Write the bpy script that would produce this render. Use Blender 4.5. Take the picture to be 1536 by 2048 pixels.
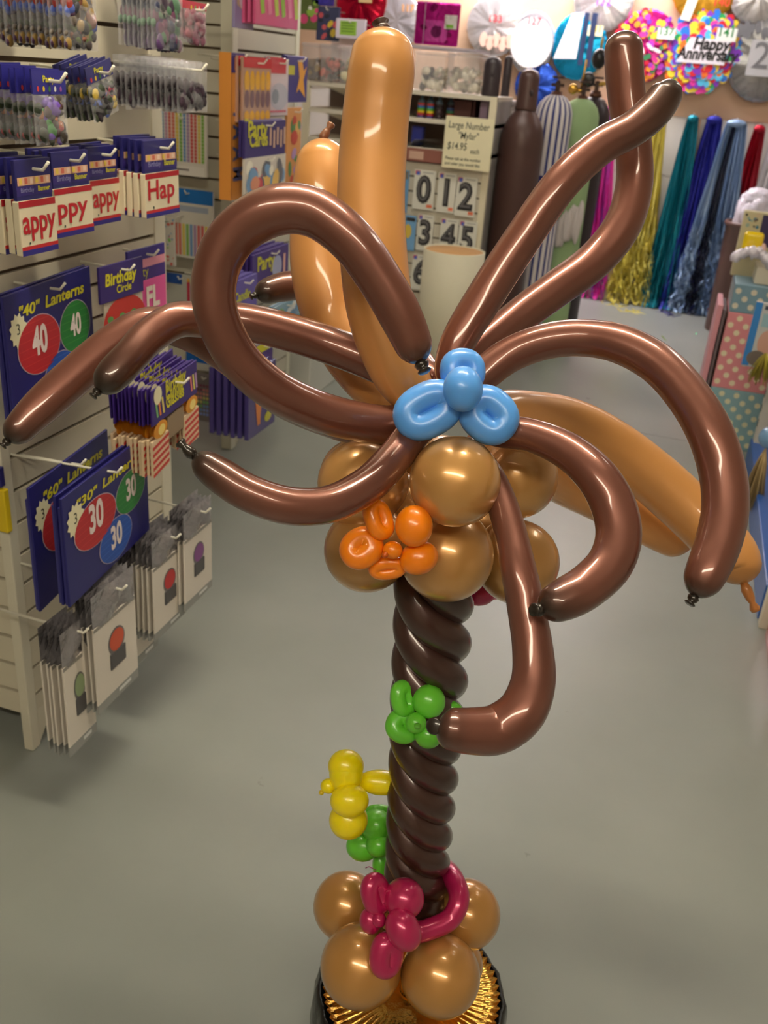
import bpy, bmesh, math, random
from mathutils import Vector, Matrix

random.seed(7)
PI = math.pi
SC = bpy.context.scene
COL = SC.collection
for o in list(bpy.data.objects):
    bpy.data.objects.remove(o)

# ------------------------------------------------------------------ camera
FPX = 1858.0
HCAM = 1.55
PITCH, ROLL, YAW = math.radians(25.4), math.radians(4.7), math.radians(16)
F_ = Vector((-math.sin(YAW)*math.cos(PITCH), math.cos(YAW)*math.cos(PITCH), -math.sin(PITCH)))
R0 = Vector((math.cos(YAW), math.sin(YAW), 0))
U0 = R0.cross(F_)
R_ = math.cos(ROLL)*R0 + math.sin(ROLL)*U0
U_ = math.cos(ROLL)*U0 - math.sin(ROLL)*R0
CAM = Vector((0, 0, HCAM))
cd = bpy.data.cameras.new('camera')
co = bpy.data.objects.new('camera', cd)
COL.objects.link(co)
cd.sensor_fit = 'VERTICAL'
cd.sensor_height = 24.0
cd.lens = FPX/2048*24.0
cd.clip_start = 0.02
co.matrix_world = Matrix.Translation(CAM) @ Matrix((R_, U_, -F_)).transposed().to_4x4()
cd.dof.use_dof = True
cd.dof.focus_distance = 1.15
cd.dof.aperture_fstop = 5.6
SC.camera = co

# ------------------------------------------------------------------ world, exposure
w = bpy.data.worlds.new('world')
SC.world = w
w.use_nodes = True
w.node_tree.nodes['Background'].inputs[0].default_value = (0.9, 0.93, 1, 1)
w.node_tree.nodes['Background'].inputs[1].default_value = 0.3
SC.view_settings.view_transform = 'Standard'
SC.view_settings.look = 'None'
SC.view_settings.exposure = 1.0
SC.view_settings.gamma = 1.0
# ceiling fixtures: (x, y, size x, size y, strength, colour)
FIXTURES = [
    (-0.45, 1.42, 1.25, 0.16, 26.0, (1.0, 0.90, 0.68), 'white fluorescent ceiling fixture straight above the balloon palm tree'),
    (0.1, -1.0, 2.4, 0.28, 11.5, (1.0, 0.90, 0.70), 'white fluorescent ceiling fixture behind the camera'),
    (-1.1, 4.3, 1.25, 0.28, 7.0, (1.0, 0.94, 0.84), 'white fluorescent ceiling fixture above the middle of the aisle'),
    (0.9, 3.2, 0.28, 1.25, 4.5, (1.0, 0.92, 0.80), 'white fluorescent ceiling fixture above the right hand display'),
    (-1.25, 7.45, 2.0, 0.24, 32.0, (1.0, 0.94, 0.97), 'bright white fluorescent ceiling fixture close to the wall of foil balloons'),
    (1.1, 6.3, 1.25, 0.30, 4.0, (1.0, 0.94, 0.92), 'white fluorescent ceiling fixture above the tinsel curtains'),
]
CEIL = 2.85

# ------------------------------------------------------------------ pixel helpers (places real points at real depths)
def ray(x, y): return F_ + R_*((x-768)/FPX) + U_*((1024-y)/FPX)
def P(x, y, t): return CAM + ray(x, y)*t
def onX(x, y, X): d = ray(x, y); return CAM + d*(X/d.x)
def onY(x, y, Y): d = ray(x, y); return CAM + d*(Y/d.y)
def onZ(x, y, Z): d = ray(x, y); return CAM + d*((Z-HCAM)/d.z)

def lin(c):
    if isinstance(c, str):
        c = tuple(int(c[i:i+2], 16) for i in (0, 2, 4))
    r = []
    for v in c[:3]:
        v = v/255.0
        r.append(v/12.92 if v <= .04045 else ((v+.055)/1.055)**2.4)
    return (r[0], r[1], r[2], 1.0)

# ------------------------------------------------------------------ materials
MATS = {}
def mat(name, col=None, rough=.5, metal=0., coat=0., coat_rough=.05, bump=0., bscale=40., emit=None, estr=0., spec=.5, trans=0., alpha=1., var=0., vscale=8., sss=0.):
    if name in MATS: return MATS[name]
    m = bpy.data.materials.new(name)
    m.use_nodes = True
    nt = m.node_tree
    b = nt.nodes['Principled BSDF']
    if col is None:
        a = nt.nodes.new('ShaderNodeAttribute'); a.attribute_name = 'Col'
        src = a.outputs['Color']
    else:
        a = nt.nodes.new('ShaderNodeRGB'); a.outputs[0].default_value = lin(col)
        src = a.outputs[0]
    if var > 0:
        tc = nt.nodes.new('ShaderNodeTexCoord')
        n = nt.nodes.new('ShaderNodeTexNoise'); n.inputs['Scale'].default_value = vscale; n.inputs['Detail'].default_value = 4
        nt.links.new(tc.outputs['Object'], n.inputs['Vector'])
        mr = nt.nodes.new('ShaderNodeMapRange')
        mr.inputs[3].default_value = 1-var; mr.inputs[4].default_value = 1+var
        nt.links.new(n.outputs[0], mr.inputs[0])
        mx = nt.nodes.new('ShaderNodeVectorMath'); mx.operation = 'SCALE'
        nt.links.new(src, mx.inputs[0]); nt.links.new(mr.outputs[0], mx.inputs['Scale'])
        src = mx.outputs[0]
    nt.links.new(src, b.inputs['Base Color'])
    b.inputs['Roughness'].default_value = rough
    b.inputs['Metallic'].default_value = metal
    b.inputs['Coat Weight'].default_value = coat
    b.inputs['Coat Roughness'].default_value = coat_rough
    b.inputs['Specular IOR Level'].default_value = spec
    b.inputs['Transmission Weight'].default_value = trans
    b.inputs['Alpha'].default_value = alpha
    if sss:
        b.inputs['Subsurface Weight'].default_value = sss
        b.inputs['Subsurface Scale'].default_value = .02
    if emit is not None:
        b.inputs['Emission Color'].default_value = (*emit, 1)
        b.inputs['Emission Strength'].default_value = estr
    if bump > 0:
        tc = nt.nodes.new('ShaderNodeTexCoord')
        n = nt.nodes.new('ShaderNodeTexNoise'); n.inputs['Scale'].default_value = bscale; n.inputs['Detail'].default_value = 5
        nt.links.new(tc.outputs['Object'], n.inputs['Vector'])
        bp = nt.nodes.new('ShaderNodeBump'); bp.inputs['Strength'].default_value = bump; bp.inputs['Distance'].default_value = .01
        nt.links.new(n.outputs[0], bp.inputs['Height'])
        nt.links.new(bp.outputs[0], b.inputs['Normal'])
        nt.links.new(bp.outputs[0], b.inputs['Coat Normal'])
    MATS[name] = m
    return m

PRINT = mat('printed_card', rough=.42)
GLOSSY = mat('glossy_plastic', rough=.16, coat=.5)
MATTE = mat('matte_paint', rough=.6, var=.03)
METAL = mat('painted_metal', rough=.3, metal=.1)
FOIL = mat('foil', rough=.22, metal=.75, bump=.5, bscale=14)
CHROME = mat('chrome', (215, 215, 210), rough=.18, metal=1.)
TINSEL = mat('tinsel_foil', rough=.30, metal=.45, bump=.7, bscale=60)
CLOTH = mat('cloth', rough=.9, bump=.4, bscale=60)
LATEX = mat('pearl_latex', rough=.33, metal=.30, coat=.85, coat_rough=.07)
LATEXD = mat('chocolate_latex', rough=.37, metal=.5, coat=.9, coat_rough=.07)
LATEXS = mat('plain_latex', rough=.3, metal=.0, coat=.7, coat_rough=.09, sss=.25)
GOLD = mat('gold_foil', (235, 185, 90), rough=.16, metal=1., bump=.12, bscale=90)
BLACKFILM = mat('black_plastic_wrap', (14, 15, 15), rough=.25, coat=.3, bump=.5, bscale=22)

def film(name, tint=(225, 225, 232), a=.2, rough=.12, bs=35):
    m = bpy.data.materials.new(name); m.use_nodes = True; nt = m.node_tree
    for n in list(nt.nodes):
        if n.type == 'BSDF_PRINCIPLED': nt.nodes.remove(n)
    out = [n for n in nt.nodes if n.type == 'OUTPUT_MATERIAL'][0]
    t = nt.nodes.new('ShaderNodeBsdfTransparent')
    p = nt.nodes.new('ShaderNodeBsdfPrincipled')
    p.inputs['Base Color'].default_value = lin(tint); p.inputs['Roughness'].default_value = rough
    p.inputs['Specular IOR Level'].default_value = 1.0; p.inputs['Coat Weight'].default_value = .6
    tc = nt.nodes.new('ShaderNodeTexCoord')
    n = nt.nodes.new('ShaderNodeTexNoise'); n.inputs['Scale'].default_value = bs; n.inputs['Detail'].default_value = 3
    mp = nt.nodes.new('ShaderNodeMapping'); mp.inputs['Scale'].default_value = (1, .45, 1)
    nt.links.new(tc.outputs['Object'], mp.inputs[0]); nt.links.new(mp.outputs[0], n.inputs['Vector'])
    bp = nt.nodes.new('ShaderNodeBump'); bp.inputs['Strength'].default_value = .9; bp.inputs['Distance'].default_value = .012
    nt.links.new(n.outputs[0], bp.inputs['Height']); nt.links.new(bp.outputs[0], p.inputs['Normal']); nt.links.new(bp.outputs[0], p.inputs['Coat Normal'])
    mx = nt.nodes.new('ShaderNodeMixShader'); mx.inputs[0].default_value = a
    nt.links.new(t.outputs[0], mx.inputs[1]); nt.links.new(p.outputs[0], mx.inputs[2])
    nt.links.new(mx.outputs[0], out.inputs[0])
    return m
FILM = film('clear_film')
TUBPLASTIC = film('clear_tub_plastic', (235, 232, 235), .28, .15, 12)
BAGPLASTIC = film('milky_bag_plastic', (235, 228, 240), .75, .3, 14)

# ------------------------------------------------------------------ mesh builder
GLY = {}
def glyphs(txt, bold=0., shear=0., align='LEFT', gap=1.0):
    k = (txt, bold, shear, align, gap)
    if k in GLY: return GLY[k]
    c = bpy.data.curves.new('lettering', 'FONT')
    c.body = txt; c.offset = bold; c.shear = shear; c.align_x = align; c.space_character = gap; c.resolution_u = 3
    c.space_line = .95
    o = bpy.data.objects.new('lettering', c)
    COL.objects.link(o)
    bpy.context.view_layer.update()
    me = bpy.data.meshes.new_from_object(o.evaluated_get(bpy.context.evaluated_depsgraph_get()))
    vs = [v.co.copy() for v in me.vertices]; fs = [tuple(p.vertices) for p in me.polygons]
    bpy.data.objects.remove(o); bpy.data.curves.remove(c); bpy.data.meshes.remove(me)
    GLY[k] = (vs, fs)
    return GLY[k]

class MB:
    def __init__(s, M=None):
        s.v = []; s.f = []; s.c = []; s.sm = []; s.M = M or Matrix()
    def add(s, vs, fs, col, smooth=False, cols=None):
        b = len(s.v); c = lin(col) if col is not None else None
        for i, v in enumerate(vs):
            s.v.append(s.M @ Vector(v)); s.c.append(cols[i] if cols else c)
        for f in fs:
            s.f.append(tuple(b+i for i in f)); s.sm.append(smooth)
        return s
    def box(s, a, b, col):
        x0, y0, z0 = a; x1, y1, z1 = b
        x0, x1 = min(x0, x1), max(x0, x1); y0, y1 = min(y0, y1), max(y0, y1); z0, z1 = min(z0, z1), max(z0, z1)
        vs = [(x0,y0,z0),(x1,y0,z0),(x1,y1,z0),(x0,y1,z0),(x0,y0,z1),(x1,y0,z1),(x1,y1,z1),(x0,y1,z1)]
        return s.add(vs, [(0,3,2,1),(4,5,6,7),(0,1,5,4),(1,2,6,5),(2,3,7,6),(3,0,4,7)], col)
    def rbox(s, a, b, col, r=.003, seg=2):
        bm = bmesh.new(); bmesh.ops.create_cube(bm, size=1)
        for v in bm.verts:
            v.co = Vector([(a[i]+b[i])/2 + v.co[i]*abs(b[i]-a[i]) for i in range(3)])
        bmesh.ops.bevel(bm, geom=list(bm.edges), offset=r, segments=seg, affect='EDGES', profile=.5)
        bm.verts.index_update()
        s.add([v.co.copy() for v in bm.verts], [tuple(v.index for v in f.verts) for f in bm.faces], col)
        bm.free(); return s
    def rect(s, x, y, w, h, col, z=.0004):       # top-left corner, facing +z
        return s.add([(x,y-h,z),(x+w,y-h,z),(x+w,y,z),(x,y,z)], [(0,1,2,3)], col)
    def poly(s, pts, col, z=.0004):
        return s.add([(p[0],p[1],z) for p in pts], [tuple(range(len(pts)))], col)
    def disc(s, x, y, rx, ry, col, z=.0006, n=28, rot=0):
        pts = []
        for i in range(n):
            a = 2*PI*i/n; px_, py_ = rx*math.cos(a), ry*math.sin(a)
            pts.append((x+px_*math.cos(rot)-py_*math.sin(rot), y+px_*math.sin(rot)+py_*math.cos(rot)))
        return s.poly(pts, col, z)
    def text(s, t, x, y, size, col, z=.0010, bold=.0, shear=0., rot=0., align='LEFT', gap=1., sx=1.):
        vs, fs = glyphs(t, bold, shear, align, gap)
        ca, sa = math.cos(rot), math.sin(rot)
        out = []
        for v in vs:
            a, b = v.x*size*sx, v.y*size
            out.append((x+a*ca-b*sa, y+a*sa+b*ca, z))
        return s.add(out, fs, col)
    def lathe(s, prof, col, n=32, smooth=True, cols=None, org=(0,0,0)):   # prof: (r, z)
        vs = []; fs = []; cc = []
        for j, (r, z) in enumerate(prof):
            for i in range(n):
                a = 2*PI*i/n
                vs.append((org[0]+r*math.cos(a), org[1]+r*math.sin(a), org[2]+z))
                if cols: cc.append(lin(cols[j]))
        for j in range(len(prof)-1):
            for i in range(n):
                k = (i+1) % n
                fs.append((j*n+i, j*n+k, (j+1)*n+k, (j+1)*n+i))
        fs.append(tuple(reversed(range(n)))); fs.append(tuple((len(prof)-1)*n+i for i in range(n)))
        return s.add(vs, fs, col, smooth, cc or None)
    def ell(s, c, r, col, rot=None, nu=24, nv=14, noise=0.):
        vs = []; fs = []
        rot = rot or Matrix.Identity(3); c = Vector(c)
        if not hasattr(r, '__len__'): r = (r, r, r)
        for j in range(nv+1):
            th = PI*j/nv
            for i in range(nu):
                a = 2*PI*i/nu
                k = 1+random.uniform(-noise, noise)
                vs.append(c + rot @ Vector((r[0]*math.sin(th)*math.cos(a)*k, r[1]*math.sin(th)*math.sin(a)*k, r[2]*math.cos(th)*k)))
        for j in range(nv):
            for i in range(nu):
                k = (i+1) % nu
                fs.append((j*nu+i, (j+1)*nu+i, (j+1)*nu+k, j*nu+k))
        return s.add(vs, fs, col, True)
    def tube(s, pts, rad, col, n=20, closed=False, cols=None):
        pts = [Vector(p) for p in pts]; m = len(pts)
        if not hasattr(rad, '__len__'): rad = [rad]*m
        T = []
        for i in range(m):
            a = pts[i-1] if (i > 0 or closed) else pts[i]
            b = pts[(i+1) % m] if (i < m-1 or closed) else pts[i]
            T.append((b-a).normalized() if (b-a).length > 1e-9 else (T[-1] if T else Vector((0,0,1))))
        nrm = T[0].orthogonal().normalized()
        vs = []; fs = []; cc = []; frames = []
        for i in range(m):
            nrm = (nrm - T[i]*nrm.dot(T[i]))
            nrm = nrm.normalized() if nrm.length > 1e-6 else T[i].orthogonal().normalized()
            frames.append(nrm.copy())
        tw = 0.
        if closed:
            e = frames[-1] - T[0]*frames[-1].dot(T[0])
            if e.length > 1e-6:
                tw = e.angle(frames[0], 0.)
                if T[0].dot(e.cross(frames[0])) < 0: tw = -tw
        for i in range(m):
            nn = Matrix.Rotation(tw*i/m, 3, T[i]) @ frames[i]
            bb = T[i].cross(nn)
            for k in range(n):
                a = 2*PI*k/n
                vs.append(pts[i] + (nn*math.cos(a)+bb*math.sin(a))*rad[i])
                if cols: cc.append(cols[i])
        for i in range(m if closed else m-1):
            j = (i+1) % m
            for k in range(n):
                l = (k+1) % n
                fs.append((i*n+k, i*n+l, j*n+l, j*n+k))
        if not closed:
            fs.append(tuple(reversed(range(n)))); fs.append(tuple((m-1)*n+k for k in range(n)))
        return s.add(vs, fs, col, True, cc or None)
    def build(s, name, m, parent=None, loc=None):
        me = bpy.data.meshes.new(name)
        me.from_pydata([tuple(v) for v in s.v], [], s.f)
        me.polygons.foreach_set('use_smooth', s.sm)
        ca = me.color_attributes.new('Col', 'FLOAT_COLOR', 'POINT')
        ca.data.foreach_set('color', [x for c in s.c for x in c])
        me.materials.append(m)
        me.update()
        o = bpy.data.objects.new(name, me); COL.objects.link(o)
        if parent is not None: o.parent = parent
        if loc is not None: o.location = loc
        return o

def tag(o, label=None, cat=None, group=None, kind=None):
    if label: o['label'] = label
    if cat: o['category'] = cat
    if group: o['group'] = group
    if kind: o['kind'] = kind
    return o
def thing(name, label, cat, M=None, group=None):
    o = bpy.data.objects.new(name, None); COL.objects.link(o)
    o.empty_display_size = .05
    o.matrix_world = M or Matrix()
    return tag(o, label, cat, group)
def struct(name, mb, m):
    return tag(mb.build(name, m), kind='structure')
def dup(root, M, label=None):
    r = root.copy(); COL.objects.link(r); r.matrix_world = M
    if label: r['label'] = label
    for ch in [c for c in bpy.data.objects if c.parent == root]:
        k = ch.copy(); COL.objects.link(k); k.parent = r
        for g in [c for c in bpy.data.objects if c.parent == ch]:
            q = g.copy(); COL.objects.link(q); q.parent = k
    return r

def frame(A, B, bl_z):
    """matrix with origin at A (top-left), x along A->B (level), y up, z out; returns M, w, h"""
    u = Vector((B.x-A.x, B.y-A.y, 0)); wd = u.length; u.normalize()
    up = Vector((0, 0, 1)); n = u.cross(up)
    z = (A.z+B.z)/2
    M = Matrix((( u.x, up.x, n.x, A.x), (u.y, up.y, n.y, A.y), (u.z, up.z, n.z, z), (0, 0, 0, 1)))
    return M, wd, z-bl_z
def qX(tl, tr, bl, X0, X1=None):
    X1 = X0 if X1 is None else X1
    return frame(onX(*tl, X0), onX(*tr, X1), onX(*bl, X0).z)
def qY(tl, tr, bl, Y0, Y1=None):
    Y1 = Y0 if Y1 is None else Y1
    return frame(onY(*tl, Y0), onY(*tr, Y1), onY(*bl, Y0).z)
ORD = ['first', 'second', 'third', 'fourth', 'fifth', 'sixth', 'seventh', 'eighth', 'ninth', 'tenth', 'eleventh', 'twelfth', 'thirteenth', 'fourteenth']

# ================================================================== SETTING
WALLY = 7.81
def floor_mat():
    m = bpy.data.materials.new('painted_concrete'); m.use_nodes = True; nt = m.node_tree
    b = nt.nodes['Principled BSDF']
    tc = nt.nodes.new('ShaderNodeTexCoord')
    n1 = nt.nodes.new('ShaderNodeTexNoise'); n1.inputs['Scale'].default_value = 1.6; n1.inputs['Detail'].default_value = 5
    n2 = nt.nodes.new('ShaderNodeTexNoise'); n2.inputs['Scale'].default_value = 60; n2.inputs['Detail'].default_value = 4
    vo = nt.nodes.new('ShaderNodeTexNoise'); vo.inputs['Scale'].default_value = 11; vo.inputs['Detail'].default_value = 8
    for n in (n1, n2, vo): nt.links.new(tc.outputs['Object'], n.inputs['Vector'])
    cr = nt.nodes.new('ShaderNodeValToRGB')
    cr.color_ramp.elements[0].position = .35; cr.color_ramp.elements[0].color = lin((133, 137, 132))
    cr.color_ramp.elements[1].position = .7; cr.color_ramp.elements[1].color = lin((146, 149, 143))
    nt.links.new(n1.outputs[0], cr.inputs[0])
    sp = nt.nodes.new('ShaderNodeValToRGB')
    sp.color_ramp.elements[0].position = .235; sp.color_ramp.elements[0].color = (.45, .44, .42, 1)
    sp.color_ramp.elements[1].position = .27; sp.color_ramp.elements[1].color = (1, 1, 1, 1)
    nt.links.new(vo.outputs[0], sp.inputs[0])
    mx = nt.nodes.new('ShaderNodeMix'); mx.data_type = 'RGBA'; mx.blend_type = 'MULTIPLY'; mx.inputs[0].default_value = .7
    nt.links.new(cr.outputs[0], mx.inputs[6]); nt.links.new(sp.outputs[0], mx.inputs[7])
    nt.links.new(mx.outputs[2], b.inputs['Base Color'])
    mr = nt.nodes.new('ShaderNodeMapRange'); mr.inputs[3].default_value = .30; mr.inputs[4].default_value = .46
    nt.links.new(n1.outputs[0], mr.inputs[0]); nt.links.new(mr.outputs[0], b.inputs['Roughness'])
    bp = nt.nodes.new('ShaderNodeBump'); bp.inputs['Strength'].default_value = .12; bp.inputs['Distance'].default_value = .002
    nt.links.new(n2.outputs[0], bp.inputs['Height']); nt.links.new(bp.outputs[0], b.inputs['Normal'])
    return m
JY = onZ(650, 757, 0).y
fl = MB()
fl.box((-4.5, -3, -.1), (3.5, JY-.002, 0), (130, 130, 130)).box((-4.5, JY+.002, -.1), (3.5, WALLY, 0), (130, 130, 130)).box((-4.5, JY-.002, -.1), (3.5, JY+.002, -.004), (90, 90, 88))
struct('floor', fl, floor_mat())
struct('ceiling', MB().box((-4.5, -3, CEIL+.06), (3.5, WALLY+.2, CEIL+.16), (225, 222, 215)), MATTE)
wb = MB().box((-4.5, WALLY, 0), (3.5, WALLY+.2, CEIL+.06), (226, 220, 212))
for k in range(8):
    x = -3.9+k*.9
    wb.box((x, WALLY-.0015, 0), (x+.004, WALLY, 1.4), (150, 142, 132))
wb.box((-4.5, WALLY-.0015, .98), (3.5, WALLY, .984), (175, 166, 155))
struct('wall_back', wb, MATTE)
struct('wall_left', MB().box((-4.7, -3, 0), (-4.5, WALLY+.2, CEIL+.06), (215, 205, 190)), MATTE)
struct('wall_right', MB().box((3.5, -3, 0), (3.7, WALLY+.2, CEIL+.06), (215, 205, 190)), MATTE)
struct('wall_front', MB().box((-4.5, -3.2, 0), (3.5, -3, CEIL+.06), (190, 178, 160)), MATTE)

for (x, y, sx, sy, st, c, lab) in FIXTURES:
    t = thing('ceiling_light', lab, 'ceiling light', Matrix.Translation((x, y, CEIL+.06)), 'ceiling lights')
    MB().rbox((-sx/2-.04, -sy/2-.04, -.045), (sx/2+.04, sy/2+.04, 0), (235, 235, 232), .01).build('housing', METAL, t)
    m = mat('tube_light_%.2f_%.2f' % (x, y), (255, 255, 255), emit=c, estr=st)
    MB().rbox((-sx/2, -sy/2, -.075), (sx/2, sy/2, -.046), (255, 255, 255), .012).build('diffuser', m, t)

# kraft paper sheet on the back wall
kp = MB(); nx = 60
vs = []; fs = []
for j in range(2):
    for i in range(nx+1):
        x = -3.6 + 6.2*i/nx
        vs.append((x, WALLY-.006-.004*math.sin(i*1.7)-.003*random.random(), 1.40+.004*math.sin(i*.7) if j == 0 else CEIL+.02))
for i in range(nx): fs.append((i, i+1, nx+2+i, nx+1+i))
kp.add(vs, fs, (196, 160, 128))
tag(kp.build('kraft_paper', mat('kraft_paper', (202, 168, 138), rough=.8, var=.08, vscale=3, bump=.3, bscale=8)), 'wide sheet of brown kraft paper covering the upper back wall', 'paper sheet')
A = onY(1396, 245, WALLY-.01)
tag(MB(Matrix.Translation((A.x, WALLY-.012, 0))).box((-.018, -.012, .62), (.018, .01, 1.39), (168, 118, 74)).build('wooden_batten', mat('batten_wood', (172, 122, 78), rough=.6, var=.15, vscale=14)), 'narrow brown wooden batten on the white wall beside the teal tinsel', 'wooden strip')

# ================================================================== BALLOON PALM TREE
BASE = Vector((-.189, 1.066, 0))
tree = thing('balloon_palm_tree', 'tall balloon palm tree with brown fronds and twisted trunk in a black wrapped pot', 'balloon sculpture', Matrix.Translation(BASE))
def loc(p): return Vector(p)-BASE

def spline(pts, n=10):
    out = []
    m = len(pts)
    for i in range(m-1):
        p0 = pts[max(i-1, 0)]; p1 = pts[i]; p2 = pts[i+1]; p3 = pts[min(i+2, m-1)]
        for k in range(n):
            t = k/n
            out.append([.5*((2*p1[d]) + (-p0[d]+p2[d])*t + (2*p0[d]-5*p1[d]+4*p2[d]-p3[d])*t*t + (-p0[d]+3*p1[d]-3*p2[d]+p3[d])*t**3) for d in range(len(p1))])
    out.append(list(pts[-1]))
    return out

def balloon(name, pts, col, tipcol, m, startcap='pinch', tiplen=1.25, darklen=.12, label=None, knotlen=.012, knotr=.0055, knotdir=None, endcap='tip', n=28, knotcol=None):
    """pts: (px, py, depth, r_px) from the hub out to the tip"""
    sp = spline([(p[0], p[1], p[2], p[3]) for p in pts], 12)
    W = [loc(P(a[0], a[1], a[2])) for a in sp]
    Rr = [a[3]*a[2]/FPX for a in sp]
    L = [0.]
    for i in range(1, len(W)): L.append(L[-1]+(W[i]-W[i-1]).length)
    tot = L[-1]
    def at(s):
        s = max(0, min(tot, s)); i = 0
        while i < len(L)-2 and L[i+1] < s: i += 1
        k = (s-L[i])/max(1e-9, L[i+1]-L[i]); return W[i].lerp(W[i+1], k), Rr[i]*(1-k)+Rr[i+1]*k
    N = max(40, int(tot/.006)); ss = [tot*i/N for i in range(N+1)]
    # denser near the ends
    rt = Rr[-1]*tiplen; rs = Rr[0]*1.6
    extra = [tot-rt*(1-math.cos(a*PI/2/14)) for a in range(15)] if endcap == 'tip' else []
    extra += [rs*(1-math.cos(a*PI/2/10)) for a in range(11)]
    ss = sorted(set(round(x, 6) for x in ss+extra))
    pp = []; rr = []; cc = []
    ca, cb = lin(col), lin(tipcol)
    for s_ in ss:
        p, r = at(s_)
        if endcap == 'tip' and s_ > tot-rt: 
            q = (s_-(tot-rt))/rt; r *= max(.10, math.sqrt(max(0, 1-q**2.2)))
        if s_ < rs and startcap == 'pinch':
            q = 1-s_/rs; r *= max(.15, math.sqrt(max(0, 1-q*q)))
        pp.append(p); rr.append(r)
        q = min(1, max(0, (s_-(tot-darklen))/darklen))**1.5 if darklen > 0 else 0
        cc.append(tuple(ca[i]*(1-q)+cb[i]*q for i in range(3))+(1,))
    o = MB().tube(pp, rr, None, n, cols=cc).build(name, m, tree)
    if label: o['label'] = label
    if knotlen > 0 and endcap == 'tip':
        d = (pp[-1]-pp[-4]).normalized()
        if knotdir is not None:
            d = (R_*knotdir[0]+U_*knotdir[1]-F_*knotdir[2]).normalized()
        a = pp[-1]-d*.002
        kp_ = [a, a+d*knotlen*.25, a+d*knotlen*.55, a+d*knotlen*.7, a+d*knotlen*.9, a+d*knotlen]
        kr = [knotr*.7, knotr*1.15, knotr*.95, knotr*.6, knotr*1.1, knotr*.9]
        k = MB().tube(kp_, kr, knotcol or tipcol, 12).build('knot', m, o)
    return o

BR = (124, 76, 62); BRT = (44, 36, 30)
FR = []
FR.append(('chocolate brown frond curling up into a large loop',
  [(860,815,1.20,26),(790,848,1.17,38),(700,840,1.14,40),(610,812,1.11,41),(530,768,1.08,42),(468,705,1.06,43),(431,620,1.04,44),(432,540,1.03,46),(470,468,1.02,48),(545,422,1.01,50),(625,424,1.01,49),(700,478,1.01,47),(760,560,1.02,45),(805,640,1.03,43),(842,726,1.04,34)], dict(knotdir=(.35,-.9,.3), knotr=.0075, knotlen=.014, darklen=.03)))
FR.append(('long chocolate brown frond reaching out to the far left',
  [(840,838,1.24,26),(755,862,1.26,33),(660,840,1.27,35),(560,795,1.29,36),(470,722,1.30,36),(385,668,1.31,37),(300,650,1.30,36),(225,688,1.28,37),(150,752,1.26,39),(80,815,1.24,37),(15,882,1.22,27)], dict(darklen=.05)))
FR.append(('chocolate brown frond humped over at left with a dark drooping tip',
  [(850,790,1.20,26),(780,742,1.22,36),(690,702,1.23,38),(590,668,1.24,38),(490,644,1.24,37),(420,642,1.24,35),(355,640,1.22,36),(300,672,1.20,36),(262,712,1.18,35),(228,748,1.17,35),(196,782,1.16,26)], dict(darklen=.13)))
FR.append(('dark chocolate brown frond swooping down at lower left',
  [(872,835,1.14,26),(828,868,1.12,34),(785,920,1.09,36),(735,970,1.06,38),(660,1008,1.03,38),(580,1012,1.01,39),(500,987,1.00,38),(440,950,1.00,36),(388,912,1.00,25)], dict(darklen=.10, knotlen=.024, knotr=.006, knotdir=(-.7,.7,.1))))
FR.append(('short chocolate brown frond pointing left behind the tall mocha balloon',
  [(870,760,1.30,24),(800,670,1.42,28),(740,610,1.50,29),(680,577,1.55,30),(620,570,1.56,29),(565,574,1.55,29),(512,590,1.53,22)], dict(darklen=.10)))
FR.append(('chocolate brown frond reaching up right with a dark bulb tip',
  [(890,775,1.22,26),(913,690,1.22,35),(975,585,1.22,38),(1050,470,1.21,38),(1120,370,1.20,37),(1195,298,1.20,36),(1265,258,1.20,35),(1308,222,1.20,36),(1333,186,1.20,33),(1338,160,1.20,26)], dict(darklen=.16, knotlen=0)))
FR.append(('tall chocolate brown frond curving up at the right',
  [(915,770,1.26,26),(950,712,1.28,34),(1030,640,1.30,36),(1110,580,1.31,37),(1190,520,1.32,38),(1245,450,1.32,38),(1268,370,1.32,37),(1266,285,1.31,36),(1254,200,1.30,37),(1248,130,1.29,38),(1247,62,1.28,36)], dict(darklen=.04, knotlen=0, tiplen=.9)))
FR.append(('chocolate brown frond arching wide at the right',
  [(920,800,1.16,26),(960,755,1.17,34),(1020,710,1.17,35),(1095,682,1.16,36),(1170,676,1.15,37),(1245,690,1.13,39),(1318,730,1.11,41),(1376,792,1.09,43),(1420,865,1.07,45),(1445,945,1.06,46),(1450,1020,1.05,46),(1435,1090,1.04,45),(1410,1150,1.03,41),(1388,1194,1.03,30)], dict(darklen=.03, knotdir=(-.6,-.8,.2), knotr=.006)))
FR.append(('dark chocolate brown frond hooking down at lower right',
  [(935,850,1.14,26),(1000,862,1.12,33),(1070,873,1.10,34),(1140,905,1.08,38),(1195,955,1.06,42),(1228,1015,1.05,45),(1237,1075,1.04,46),(1218,1130,1.03,46),(1175,1172,1.02,45),(1130,1198,1.01,43),(1078,1220,1.00,32)], dict(darklen=.06, knotdir=(-.7,.1,.7), knotr=.007)))
FR.append(('chocolate brown frond hanging down and bending left across the trunk',
  [(930,880,1.16,22),(975,945,1.12,29),(1003,1005,1.10,31),(1022,1070,1.08,33),(1037,1140,1.06,36),(1052,1215,1.05,38),(1065,1295,1.04,41),(1066,1365,1.03,45),(1042,1425,1.02,49),(995,1458,1.02,50),(945,1462,1.01,47),(900,1458,1.00,42),(873,1452,1.00,36)], dict(darklen=.03, tiplen=.9, knotdir=(-.35,.2,.9), knotr=.0085)))
for lab, pts, kw in FR:
    balloon('frond', pts, BR, BRT, LATEXD, label=lab, **kw)

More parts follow.
